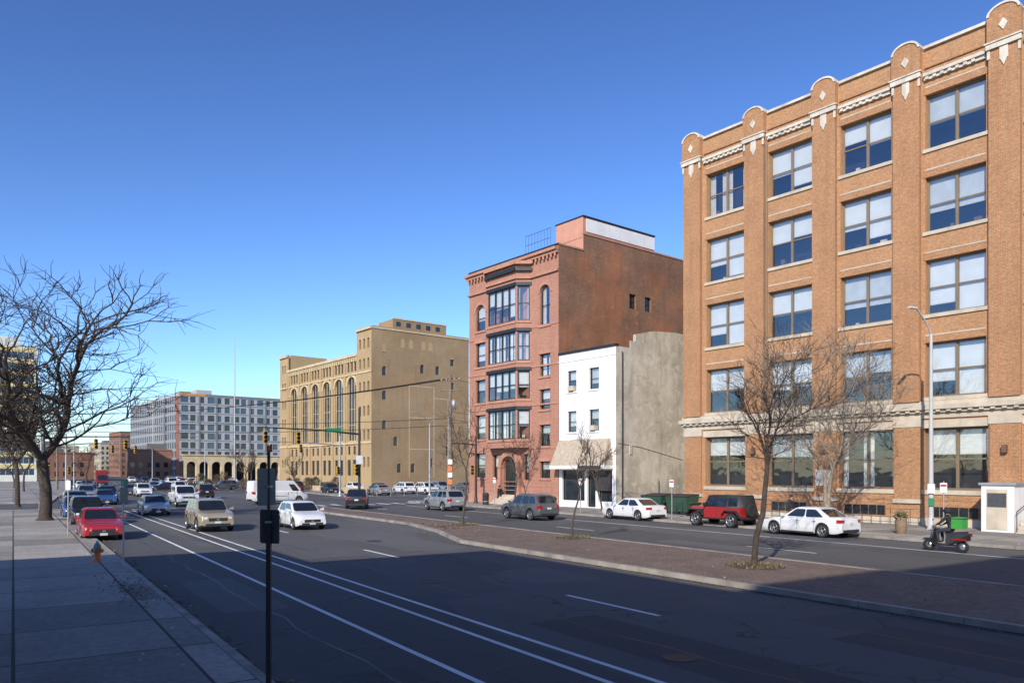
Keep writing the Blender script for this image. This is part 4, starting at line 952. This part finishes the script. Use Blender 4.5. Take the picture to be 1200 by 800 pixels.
b=Obj('box_truck'); m=b.p('cargo_box'); m.box(-3.2,1.2,-1.2,1.2,.9,3.5,CP['dkred']); b.p('cab').hexa([(1.25,-1.1,.6),(3.0,-1.1,.6),(3.0,1.1,.6),(1.25,1.1,.6),(1.25,-1.0,2.5),(2.4,-1.0,2.5),(2.4,1.0,2.5),(1.25,1.0,2.5)],CP['dkred'])
b.p('windscreen').poly([(2.87,-.95,1.35),(2.87,.95,1.35),(2.48,.9,2.35),(2.48,-.9,2.35)],cglass)
for v in b.parts['windscreen'].v: v.x+=.03
b.p('chassis').box(-3.1,3.05,-1.0,1.0,.5,.9,plast)
for wx in (2.1,-2.2):
    for sd in (1,-1): wheel(b.p('wheels'),wx,sd*1.12,.46,sd,.3)
b.nouv|=set(b.parts); b.done(loc=V((-92,172,0)),rz=math.atan2(tow.y,tow.x))
# ------------------------------------------------------------- people
skin=M('skin',(.36,.2,.13),.6,var=.05); jacket=M('jacket_black',(.02,.02,.024),.8,var=.1); jeans=M('trousers_dark',(.03,.035,.05),.85,var=.1); green=M('delivery_green',(.05,.32,.05),.6,var=.1); shoe=M('shoe_black',(.02,.02,.02),.6); hair=M('hair_black',(.015,.012,.01),.8)
def person(name,J,E,lab,loc,rz,hands,headc,helmet=False):
    me=bpy.data.meshes.new('tmp'); keys=list(J); me.from_pydata([J[k][0] for k in keys],[(keys.index(a),keys.index(c)) for a,c in E],[])
    o=bpy.data.objects.new('tmp',me); S.collection.objects.link(o)
    o.modifiers.new('s','SKIN'); sd=o.modifiers.new('u','SUBSURF'); sd.levels=2; sd.render_levels=2
    for i,k in enumerate(keys):
        r=J[k][1]; me.skin_vertices[0].data[i].radius=(r if isinstance(r,tuple) else (r,r))
        me.skin_vertices[0].data[i].use_root=(k=='pelvis')
    dg=bpy.context.evaluated_depsgraph_get(); ev_=o.evaluated_get(dg); m2=bpy.data.meshes.new_from_object(ev_); bpy.data.objects.remove(o)
    mats=[]
    for k in lab.values():
        if k not in mats: mats.append(k)
    m2.materials.clear()
    for m in mats: m2.materials.append(m)
    for p in m2.polygons:
        p.use_smooth=True
        k=min(keys,key=lambda q:(V(J[q][0])-p.center).length); p.material_index=mats.index(lab[k])
    e=bpy.data.objects.new(name,None); S.collection.objects.link(e); e.location=loc; e.rotation_euler=(0,0,rz)
    bo=bpy.data.objects.new('body',m2); S.collection.objects.link(bo); bo.parent=e
    hd=MB()
    for (w,d,sd) in hands:
        w=V(w); d=V(d).normalized(); sidev=d.cross(V((0,0,1))).normalized()
        hd.ell(w+d*.045,(.045,.035,.03),skin,8,6)
        for k in range(4):
            s_=w+d*.07+sidev*(k-1.5)*.019; ln=(.075,.085,.08,.06)[k]
            hd.tube([s_,s_+d*ln*.5,s_+d*ln*.8+V((0,0,-.03)),s_+d*ln*.6+V((0,0,-.055))],[.009,.009,.008,.006],skin,5)
        hd.tube([w+d*.03+sidev*sd*.03,w+d*.06+sidev*sd*.055,w+d*.09+sidev*sd*.05],[.011,.01,.008],skin,5)
    hd.build('hands',e,V((0,0,0)),False)
    c=V(headc); fc=MB()
    fc.ell(c+V((.098,.035,.01)),(.008,.014,.009),hair,6,4); fc.ell(c+V((.098,-.035,.01)),(.008,.014,.009),hair,6,4)
    fc.hexa([c+V(q) for q in ((.09,-.014,-.035),(.125,-.01,-.035),(.125,.01,-.035),(.09,.014,-.035),(.09,-.008,.01),(.1,-.004,.01),(.1,.004,.01),(.09,.008,.01))],skin)
    fc.ell(c+V((.096,0,-.06)),(.006,.022,.006),shoe,6,4)
    fc.ell(c+V((0,.095,0)),(.02,.01,.03),skin,6,4); fc.ell(c+V((0,-.095,0)),(.02,.01,.03),skin,6,4)
    fc.build('face',e,V((0,0,0)),False)
    h=MB()
    if helmet: h.ell(c+V((-.015,0,.035)),(.145,.13,.135),jacket,16,10); h.hexa([c+V(q) for q in ((.1,-.09,.0),(.14,-.07,.0),(.14,.07,.0),(.1,.09,.0),(.09,-.09,.08),(.12,-.07,.08),(.12,.07,.08),(.09,.09,.08))],cglass); h.build('helmet',e,V((0,0,0)),False)
    else: h.ell(c+V((-.025,0,.03)),(.105,.1,.105),hair,12,8); h.build('hair',e,V((0,0,0)),False)
    return e
def walker(loc,rz,coat=jacket,legs=jeans,name='pedestrian'):
    J=dict(pelvis=((0,0,.95),(.15,.12)),spine=((0,0,1.12),(.14,.11)),chest=((.01,0,1.33),(.17,.12)),neck=((.02,0,1.48),.055),head=((.04,0,1.6),(.085,.1)),top=((.03,0,1.68),.075),
     sl=((0,.17,1.4),.065),el=((-.1,.23,1.15),.048),wl=((.02,.24,.92),.03),sr=((0,-.17,1.4),.065),er=((.06,-.23,1.14),.048),wr=((.2,-.22,.95),.03),
     hl=((0,.09,.88),.1),kl=((.2,.1,.5),.065),al=((.22,.1,.1),.042),tl=((.38,.11,.045),.035),hr=((0,-.09,.88),.1),kr=((-.05,-.1,.48),.065),ar=((-.3,-.1,.16),.042),tr=((-.19,-.11,.045),.035))
    E=[('pelvis','spine'),('spine','chest'),('chest','neck'),('neck','head'),('head','top'),('chest','sl'),('sl','el'),('el','wl'),('chest','sr'),('sr','er'),('er','wr'),('pelvis','hl'),('hl','kl'),('kl','al'),('al','tl'),('pelvis','hr'),('hr','kr'),('kr','ar'),('ar','tr')]
    lab={k:coat for k in J}
    for k in ('kl','kr','al','ar','hl','hr'): lab[k]=legs
    lab['tl']=lab['tr']=shoe; lab['head']=lab['top']=lab['neck']=skin
    return person(name,J,E,lab,loc,rz,[((.02,.24,.92),(.15,0,-1),-1),((.2,-.22,.95),(.5,0,-.8),1)],(.04,0,1.61))
za=math.atan2(r1.y,r1.x)
walker((16.1,44.3,.13),za+math.pi); walker((-1.2,73.2,.13),za); walker((-34,49,.13),za+.3)
sc=Obj('motor_scooter'); scb=M('scooter_body_black',(.02,.02,.022),.35,coat=.5,var=.1)
for x in (.68,-.62):
    sc.p('wheels').lathe((x,0,.24),(0,1,0),[(-.05,.14),(-.06,.2),(-.04,.235),(0,.245),(.04,.235),(.06,.2),(.05,.14)],tyre,20); sc.p('wheels').lathe((x,0,.24),(0,1,0),[(-.04,0),(-.04,.15),(.04,.15),(.04,0)],rimm,16)
sc.p('front_fork').tube([(.68,.08,.24),(.52,.06,.75),(.42,0,1.0)],.025,scb,6); sc.p('front_fork').tube([(.68,-.08,.24),(.52,-.06,.75)],.025,scb,6)
sc.p('leg_shield').hexa([(.42,-.2,.3),(.5,-.16,.3),(.5,.16,.3),(.42,.2,.3),(.36,-.24,.92),(.5,-.1,.95),(.5,.1,.95),(.36,.24,.92)],scb)
sc.p('mudguard').hexa([(.42,-.08,.48),(.95,-.06,.42),(.95,.06,.42),(.42,.08,.48),(.45,-.06,.54),(.85,-.05,.52),(.85,.05,.52),(.45,.06,.54)],scb)
sc.p('floorboard').box(-.2,.45,-.17,.17,.26,.33,scb)
sc.p('rear_body').hexa([(-.85,-.1,.5),(-.05,-.18,.26),(-.05,.18,.26),(-.85,.1,.5),(-.95,-.11,.78),(-.05,-.15,.7),(-.05,.15,.7),(-.95,.11,.78)],scb)
sc.p('seat').hexa([(-.8,-.13,.76),(.02,-.12,.7),(.02,.12,.7),(-.8,.13,.76),(-.78,-.11,.86),(-.02,-.09,.78),(-.02,.09,.78),(-.78,.11,.86)],plast)
sc.p('handlebar').tube([(.33,-.33,1.03),(.4,-.15,1.06),(.42,0,1.04),(.4,.15,1.06),(.33,.33,1.03)],.018,plast,6)
sc.p('headlamp').ell((.52,0,.98),(.06,.08,.07),hl,10,6); sc.p('tail_lamp').box(-.99,-.94,-.07,.07,.66,.72,tl)
for sd in (1,-1): sc.p('mirrors').tube([(.38,sd*.25,1.05),(.36,sd*.3,1.25)],.008,plast,4); sc.p('mirrors').ell((.36,sd*.31,1.28),(.012,.06,.04),plast,8,5)
sc.p('exhaust').tube([(-.2,-.14,.25),(-.8,-.17,.3)],.04,rimm,8)
sc.p('red_strap').box(-.86,-.3,-.19,-.175,.5,.56,tl); sc.p('red_strap').box(-.86,-.3,.175,.19,.5,.56,tl)
sc.nouv|=set(sc.parts); sl_=V((17.3,30.6,0)); sc.done(loc=sl_,rz=za)
J=dict(pelvis=((-.22,0,.92),(.17,.14)),spine=((-.2,0,1.1),(.15,.13)),chest=((-.12,0,1.32),(.18,.14)),neck=((-.06,0,1.47),.055),head=((-.03,0,1.59),(.085,.1)),top=((-.03,0,1.67),.075),
 sl=((-.1,.19,1.38),.07),el=((.1,.28,1.16),.052),wl=((.27,.29,1.06),.032),sr=((-.1,-.19,1.38),.07),er=((.1,-.28,1.16),.052),wr=((.27,-.29,1.06),.032),
 hl=((-.18,.11,.9),.11),kl=((.28,.2,.82),.075),al=((.2,.15,.42),.048),tl=((.36,.15,.365),.035),hr=((-.18,-.11,.9),.11),kr=((.28,-.2,.82),.075),ar=((.2,-.15,.42),.048),tr=((.36,-.15,.365),.035))
E=[('pelvis','spine'),('spine','chest'),('chest','neck'),('neck','head'),('head','top'),('chest','sl'),('sl','el'),('el','wl'),('chest','sr'),('sr','er'),('er','wr'),('pelvis','hl'),('hl','kl'),('kl','al'),('al','tl'),('pelvis','hr'),('hr','kr'),('kr','ar'),('ar','tr')]
lab={k:jacket for k in J}
for k in ('kl','kr','al','ar','hl','hr'): lab[k]=jeans
lab['tl']=lab['tr']=shoe; lab['head']=lab['top']=lab['neck']=skin
e=person('scooter_rider',J,E,lab,sl_,za,[((.27,.29,1.06),(1,.1,-.25),-1),((.27,-.29,1.06),(1,-.1,-.25),1)],(-.03,0,1.6),helmet=True)
bp_=MB(); bp_.box(-.72,-.3,-.22,.22,.95,1.4,green); bp_.box(-.73,-.29,-.225,.225,1.33,1.36,plast); bp_.tube([(-.3,.12,1.4),(-.12,.14,1.5),(.02,.13,1.35)],.02,plast,5); bp_.tube([(-.3,-.12,1.4),(-.12,-.14,1.5),(.02,-.13,1.35)],.02,plast,5); bp_.build('delivery_bag',e,V((0,0,0)),False)
# ------------------------------------------------------------- street furniture
galv=M('galvanised_pole',(.42,.43,.43),.45,metal=.5,var=.1); dkp=M('pole_black',(.03,.03,.032),.5,var=.1); wood=M('utility_pole_wood',(.2,.15,.11),.95,var=.3,sc=4,bmp=.4); alum=M('sign_back_aluminium',(.10,.105,.11),.45,metal=.4,var=.15,sc=5)
lampm=M('lamp_pole_grey',(.46,.46,.45),.5,var=.08)
yl=M('signal_yellow',(.55,.33,.03),.6); sgreen=M('sign_green',(.02,.2,.09),.5); swhite=M('sign_white',(.7,.7,.7),.5); sred=M('sign_red',(.45,.03,.03),.5); lensr=M('lens_dark',(.08,.02,.02),.3); orange=M('orange_paint',(.62,.16,.04),.6,var=.2,sc=8); teal=M('teal_paint',(.05,.25,.25),.6)
b=Obj('parking_sign_post'); c=V((-3.30,10.42,.13)); m=b.p('post')
m.hexa([c+V(q) for q in ((-.03,-.03,0),(.03,-.03,0),(.03,.03,0),(-.03,.03,0),(-.03,-.03,2.45),(.03,-.03,2.45),(.03,.03,2.45),(-.03,.03,2.45))],dkp)
m.tube([c+V((0,0,2.4)),c+V((0,0,3.35))],.022,dkp,8)
for k in range(26): m.lathe(c+V((0,-.03,.3+.08*k)),(0,-1,0),[(0,.006),(.002,.006),(.002,0)],alum,6)
m.hexa([c+V(q) for q in ((-.025,-.01,3.35),(.025,-.01,3.35),(.025,.01,3.35),(-.025,.01,3.35),(-.025,-.01,3.42),(.025,-.01,3.42),(.025,.01,3.42),(-.025,.01,3.42))],orange)
def plate_(mb,c,u,w,h,mat,mat2,th=.006,rad=.03):
    u=V(u).normalized(); n=V((-u.y,u.x,0)); c=V(c); P=[]
    for (sx,sz,a0) in ((1,1,0),(-1,1,90),(-1,-1,180),(1,-1,270)):
        for k in range(4):
            an=math.radians(a0+30*k); P.append(c+u*(sx*(w/2-rad)+rad*math.cos(an))+V((0,0,sz*(h/2-rad)+rad*math.sin(an))))
    mb.poly([p-n*th for p in P],mat); mb.poly([p+n*th for p in P][::-1],mat2)
    for k in range(len(P)): q=(k+1)%len(P); mb.poly([P[k]-n*th,P[k]+n*th,P[q]+n*th,P[q]-n*th],mat)
su=V((.93,-.37,0))
plate_(b.p('upper_sign'),c+V((-.02,-.035,2.86)),V((.5,.86,0)),.31,.5,alum,swhite); plate_(b.p('lower_sign'),c+V((.0,.04,2.32)),su,.32,.46,alum,swhite)
b.p('brackets').box(c.x-.04,c.x+.04,c.y-.055,c.y+.045,2.98,3.01,galv); b.p('brackets').box(c.x-.04,c.x+.04,c.y-.045,c.y+.045,2.5,2.53,galv)
b.done(c)
b=Obj('parking_sign_post'); c=V((-12.6,24.9,.13)); b.p('post').tube([c,c+V((0,0,2.75))],.03,galv,8); plate_(b.p('sign'),c+V((.03,-.04,2.3)),su,.34,.5,alum,swhite); plate_(b.p('sign'),c+V((.06,-.04,2.7)),su,.3,.22,sgreen,swhite); b.done(c)
b=Obj('parking_sign_post'); c=V((-21.5,37.2,.13)); b.p('post').tube([c,c+V((0,0,2.7))],.03,galv,8); plate_(b.p('sign'),c+V((.03,-.04,2.4)),su,.3,.46,swhite,alum); b.done(c)
for (x,y) in ((10.2,49.0),(5.0,56.0),(20.4,36.3),(-1.5,66.5)):
    b=Obj('parking_sign_post'); c=V((x,y,.13)); b.p('post').tube([c,c+V((0,0,2.6))],.03,galv,8); plate_(b.p('sign'),c+V((-.03,-.05,2.3)),V((.75,-.65,0)),.3,.46,swhite,alum); plate_(b.p('sign'),c+V((-.035,-.055,2.4)),V((.75,-.65,0)),.26,.1,sred,alum,.004); b.done(c)
b=Obj('fire_hydrant'); c=V((-14.2,26.3,.13)); m=b.p('barrel')
m.lathe(c,(0,0,1),[(0,.16),(.04,.16),(.05,.11),(.42,.105),(.44,.13),(.48,.13),(.49,.11)],orange,16); b.p('bonnet').lathe(c,(0,0,1),[(.49,.12),(.55,.105),(.62,.06),(.64,.03),(.7,.03),(.7,0)],teal,16)
for d in (V((1,0,0)),V((-1,0,0)),V((0,-1,0))): b.p('outlets').lathe(c+V((0,0,.36)),d,[(.08,.055),(.15,.055),(.15,.065),(.19,.065),(.19,0)],teal if d.y else orange,10)
b.done(c)
def lamp(x,y,h,arm,dv,name='street_lamp',mat=galv):
    b=Obj(name); c=V((x,y,.13)); b.p('base').lathe(c,(0,0,1),[(0,.24),(.05,.24),(.06,.19),(.6,.17),(.65,.13)],mat,12)
    b.p('pole').tube([c+V((0,0,.5)),c+V((0,0,h-1.2))],[.13,.075],mat,10)
    P=[c+V((0,0,h-1.2))]
    for k in range(1,7):
        t=k/6; P.append(c+dv*(arm*math.sin(t*1.57)*t**.3)+V((0,0,h-1.2+1.2*math.sin(t*1.57))))
    b.p('arm').tube(P,.045,mat,8); e=P[-1]; q=V((-dv.y,dv.x,0))
    b.p('head').hexa([e+dv*-.1-q*.09+V((0,0,-.05)),e+dv*.6-q*.11+V((0,0,-.07)),e+dv*.6+q*.11+V((0,0,-.07)),e+dv*-.1+q*.09+V((0,0,-.05)),e+dv*-.1-q*.06+V((0,0,.05)),e+dv*.5-q*.06+V((0,0,.05)),e+dv*.5+q*.06+V((0,0,.05)),e+dv*-.1+q*.06+V((0,0,.05))],mat)
    b.done(c)
lamp(22.1,40.5,11.5,1.5,-nO,mat=lampm); lamp(-9.0,84,9.5,1.8,-nO); lamp(-38,62,9.5,1.8,nO); lamp(-73,128,10,2,nO); lamp(-60,150,10,2,-nO); lamp(-96,205,10,2,-nO)
b=Obj('pole_sign'); plate_(b.p('panel'),(22.0,40.3,2.3),V((.8,-.6,0)),.35,.5,swhite,alum); plate_(b.p('panel'),(22.0,40.3,1.6),V((.8,-.6,0)),.3,.4,sgreen,alum); b.done((22.0,40.3,0))
b=Obj('utility_pole'); c=V((-6.2,77,.1)); b.p('pole').tube([c,c+V((0,0,12.8))],[.22,.14],wood,10); cr=V((.85,-.5,0))
for z in (12.2,11.2): b.p('crossarm').tube([c+cr*-1.2+V((0,0,z)),c+cr*1.2+V((0,0,z))],.06,wood,6)
for k in (-1.1,-.5,.5,1.1): b.p('insulators').lathe(c+cr*k+V((0,0,12.25)),(0,0,1),[(0,.04),(.1,.06),(.2,.03),(.2,0)],galv,8)
b.p('transformer').lathe(c+V((.38,-.1,9.3)),(0,0,1),[(0,0),(0,.24),(.9,.24),(.95,.12),(.95,0)],galv,14); b.p('transformer').tube([c+V((.0,0,9.8)),c+V((.3,-.1,9.8))],.04,galv,5)
for i,z in enumerate((1.9,2.6,3.2,3.9)): b.p('signs').box(c.x-.22,c.x+.22,c.y-.26,c.y-.24,z,z+.5,(orange,swhite,orange,swhite)[i])
b.p('conduit').tube([c+V((-.24,-.05,0)),c+V((-.18,-.05,9))],.045,galv,6)
b.done(c)
wire=M('cable_black',(.02,.02,.02),.6)
def cable(m,a,c,sag,r=.022,n=14):
    a=V(a);c=V(c); m.tube([a.lerp(c,t/n)-V((0,0,sag*4*(t/n)*(1-t/n))) for t in range(n+1)],r,wire,4,cap=False)
def f(m):
    P=V((-6.2,77,0))
    for k,z in ((-1.1,12.5),(-.5,12.5),(.5,12.5),(1.1,12.5)): cable(m,P+cr*k+V((0,0,z)),V((-77,130,13))+cr*k,1.2,.028)
    cable(m,P+V((0,0,8.5)),V((-60,66,8.2)),.8,.035); cable(m,P+V((0,0,7.8)),V((-60,66,7.6)),.9,.035)
    for z in (9.2,8.4,12.5): cable(m,P+V((0,0,z)),V((40,140,z)),1.0)
    cable(m,P+V((0,0,8)),V((0.5,69.5,9)),.3,.015)
single('overhead_cables',f,uvs=False)
b=Obj('utility_pole'); c=V((-77,130,.1)); b.p('pole').tube([c,c+V((0,0,13.2))],[.2,.13],wood,8); b.p('crossarm').tube([c+cr*-1.2+V((0,0,12.8)),c+cr*1.2+V((0,0,12.8))],.07,wood,6); b.done(c)
b=Obj('utility_pole'); c=V((-60,66,.1)); b.p('pole').tube([c,c+V((0,0,9.2))],[.18,.12],wood,8); b.p('crossarm').tube([c+cr*-.8+V((0,0,8.8)),c+cr*.8+V((0,0,8.8))],.06,wood,6); b.done(c)
def sighead(mb,c,dv,mat=yl):
    c=V(c); dv=V(dv).normalized(); u=V((-dv.y,dv.x,0))
    A=lambda a,d,z:c+u*a+dv*d+V((0,0,z))
    mb.hexa([A(-.17,-.1,-.5),A(.17,-.1,-.5),A(.17,.1,-.5),A(-.17,.1,-.5),A(-.17,-.1,.5),A(.17,-.1,.5),A(.17,.1,.5),A(-.17,.1,.5)],mat)
    for z in (-.32,0,.32):
        mb.lathe(A(0,.1,z),dv,[(0,.13),(.2,.14)],dkp,12); mb.lathe(A(0,.1,z),dv,[(.01,.12),(.03,0)],(lensr if z>.1 else dkp),12)
def signal(base,h,armd,arml,heads,facing,sm=dkp,zarm=6.3):
    b=Obj('traffic_signal'); c=V(base); b.p('pole').tube([c,c+V((0,0,h))],[.13,.09],sm,10); b.p('base').lathe(c,(0,0,1),[(0,.25),(.1,.25),(.15,.17),(.6,.14)],sm,12)
    e=c+V(armd)*arml+V((0,0,zarm+.35)); b.p('mast_arm').tube([c+V((0,0,zarm)),c+V(armd)*arml*.4+V((0,0,zarm+.25)),e],[.09,.07,.045],sm,8)
    for k in heads: p=c+V(armd)*k+V((0,0,zarm-.45)); sighead(b.p('signal_heads'),p,facing); b.p('hangers').tube([p+V((0,0,.5)),p+V((0,0,.85))],.03,sm,5)
    sighead(b.p('signal_heads'),c+V(armd)*.3+V((0,0,3.2)),facing); b.done(c); return c
signal((-13.3,66.9,.13),8.6,-nO,8.4,(5.4,8.1),-r1); 
plate_b=Obj('street_name_sign'); plate_(plate_b.p('panel'),(-15.2,65.6,6.7),nO,1.3,.35,sgreen,sgreen); plate_(plate_b.p('panel'),(-13.25,66.7,4.2),nO,.6,.75,swhite,alum); plate_b.done((-15.2,65.6,0))
signal((-46,75.5,.13),7.5,nO,7.5,(4.5,7.2),-r1); signal((-21.5,96,.13),7.5,-nO,9,(5,8.6),-r1,galv); signal((-3.5,74.5,.13),6.5,r1,6,(5.5,),-nO,dkp,5.6)
signal((-54,93,.13),7.5,nO,8,(5,7.6),-r1,galv)
b=Obj('radio_mast'); c=V((-72.2,200,0)); b.p('mast').tube([c,c+V((0,0,38))],[.28,.07],galv,6); b.done(c)
dg_=M('dumpster_green',(.03,.07,.045),.6,var=.2)
for (x,y) in ((10.7,56.6),(12.2,55.0)):
    b=Obj('dumpster') 
    b.p('bin').hexa([(-.85,-.55,.2),(.85,-.55,.2),(.85,.55,.2),(-.85,.55,.2),(-.95,-.75,1.25),(.95,-.75,1.25),(.95,.7,1.4),(-.95,.7,1.4)],dg_)
    b.p('lid').hexa([(-.97,-.78,1.26),(.97,-.78,1.26),(.97,.72,1.41),(-.97,.72,1.41),(-.97,-.78,1.31),(.97,-.78,1.31),(.97,.72,1.46),(-.97,.72,1.46)],plast)
    for sd in (1,-1): b.p('fork_pockets').box(sd*.95-.06,sd*.95+.06,-.4,.4,.8,.95,dg_); b.p('castors').lathe((sd*.6,-.4,.12),(1,0,0),[(-.04,0),(-.04,.1),(.04,.1),(.04,0)],tyre,10); b.p('castors').lathe((sd*.6,.4,.12),(1,0,0),[(-.04,0),(-.04,.1),(.04,.1),(.04,0)],tyre,10)
    for k in (-.5,0,.5): b.p('ribs').box(k-.03,k+.03,-.72,-.6,.3,1.2,dg_)
    b.done(loc=V((x,y,.13)),rz=math.atan2(BU.y,BU.x))
b=Obj('planter'); c=V((19.2,37.9,.13)); b.p('pot').lathe(c,(0,0,1),[(0,.2),(.25,.27),(.55,.29),(.7,.25),(.78,.3),(.8,.27),(.74,.22),(.72,0)],M('barrel_brown',(.22,.15,.09),.8,sc=6),16)
rr=random.Random(5)
for _ in range(300):
    p=c+V((rr.gauss(0,.13),rr.gauss(0,.13),.78+abs(rr.gauss(0,.17)))); u=V((rr.uniform(-1,1),rr.uniform(-1,1),rr.uniform(-.2,1))).normalized()*.08; w=u.orthogonal().normalized()*.03
    b.p('plant').poly([p-u,p+w,p+u,p-w],rr.choice([lf[3],lf[1],ev[1]]))
b.done(c)
for (x,y) in ((3.2,60.2),(-2.4,70.3)):
    b=Obj('trash_can'); c=V((x,y,.13)); b.p('can').lathe(c,(0,0,1),[(0,.26),(.9,.3),(.95,.32),(1.0,.3),(1.12,.16),(1.12,0)],dkp,16); b.p('bands').lathe(c,(0,0,1),[(.3,.285),(.3,.295),(.36,.295),(.36,.285)],galv,16); b.done(c)
b=Obj('entrance_vestibule'); fr=Fr((12.86,57),BU,BN)
m=b.p('cabin'); fbox(m,fr,20.7,22.2,-2.3,-.45,.13,2.5,white); fbox(b.p('roof'),fr,20.6,22.3,-2.4,-.44,2.503,2.62,galv); fbox(b.p('door'),fr,20.95,21.9,-2.33,-2.303,.25,2.3,cream); fbox(b.p('grille'),fr,21.0,21.85,-2.36,-2.332,1.4,2.1,alum)
for k in range(3): fbox(b.p('steps'),fr,22.35,24.0,-2.6+.35*k,-.45,.13+.18*k,.31+.18*k,cream)
b.p('handrail').tube([fr.p(22.4,-2.6,.2),fr.p(22.4,-2.6,1.2),fr.p(22.4,-.7,1.7)],.025,dkp,6); b.done(fr.p(21.4,-1.4,0))
b=Obj('basement_railing')
for k in range(34):
    if 5<k<31: b.p('bars').tube([fr.p(.6+.55*k,-.9,.13),fr.p(.6+.55*k,-.9,1.05)],.014,dkp,4)
for z in (.3,1.05): b.p('rails').tube([fr.p(3.8,-.9,z),fr.p(17.2,-.9,z)],.018,dkp,4)
b.done(fr.p(10,-.9,0))
b=Obj('parking_lot_fence') 
for k in range(28):
    p=RO(38.9+1.9*k,91.8,0); b.p('posts').tube([p,p+V((0,0,1.2))],.04,galv,5)
for z in (.5,1.15): b.p('rails').tube([RO(38.9,91.8,z),RO(90.2,91.8,z)],.03,galv,5)
b.done(RO(60,91.8,0))
b=Obj('low_wall'); slab(b.p('wall'),38.5,39.0,96,185,0,.9,tst); b.done(RO(38.7,120,0))
# ------------------------------------------------------------- light & camera
el=math.radians(30); sd_=V((-.37,-.93,0)).normalized()
sunv=V((sd_.x*math.cos(el),sd_.y*math.cos(el),math.sin(el)))
l=bpy.data.lights.new('sun','SUN'); l.energy=5.0; l.angle=math.radians(.5); l.color=(1,.92,.79)
o=bpy.data.objects.new('sun',l); S.collection.objects.link(o); o.rotation_euler=(-sunv).to_track_quat('-Z','Y').to_euler(); o.location=(0,-20,60)
w=bpy.data.worlds.new('World'); S.world=w; w.use_nodes=True; nt=w.node_tree; bgd=nt.nodes['Background']
sky=N(nt,'ShaderNodeTexSky'); sky.sky_type='NISHITA'; sky.sun_disc=False; sky.sun_elevation=el; sky.sun_rotation=math.atan2(sd_.x,sd_.y)%(2*math.pi)
sky.altitude=50; sky.air_density=1.0; sky.dust_density=.4; sky.ozone_density=2.5
K=.115
c=mixc(nt,1.0,sky.outputs[0],(.78*K,1.18*K,1.75*K),'MULTIPLY')
g=N(nt,'ShaderNodeGamma'); L(nt,c,g.inputs[0]); g.inputs[1].default_value=1.45
c=mixc(nt,1.0,g.outputs[0],(2.35/K,1.42/K,.97/K),'MULTIPLY')
L(nt,c,bgd.inputs[0]); bgd.inputs[1].default_value=K
cam=bpy.data.cameras.new('camera'); co=bpy.data.objects.new('camera',cam); S.collection.objects.link(co)
co.location=(0,0,3.2); co.rotation_euler=(math.radians(90),0,0); cam.lens=27; cam.sensor_width=36; cam.shift_y=.1267; cam.clip_end=8000; cam.clip_start=.1
S.camera=co
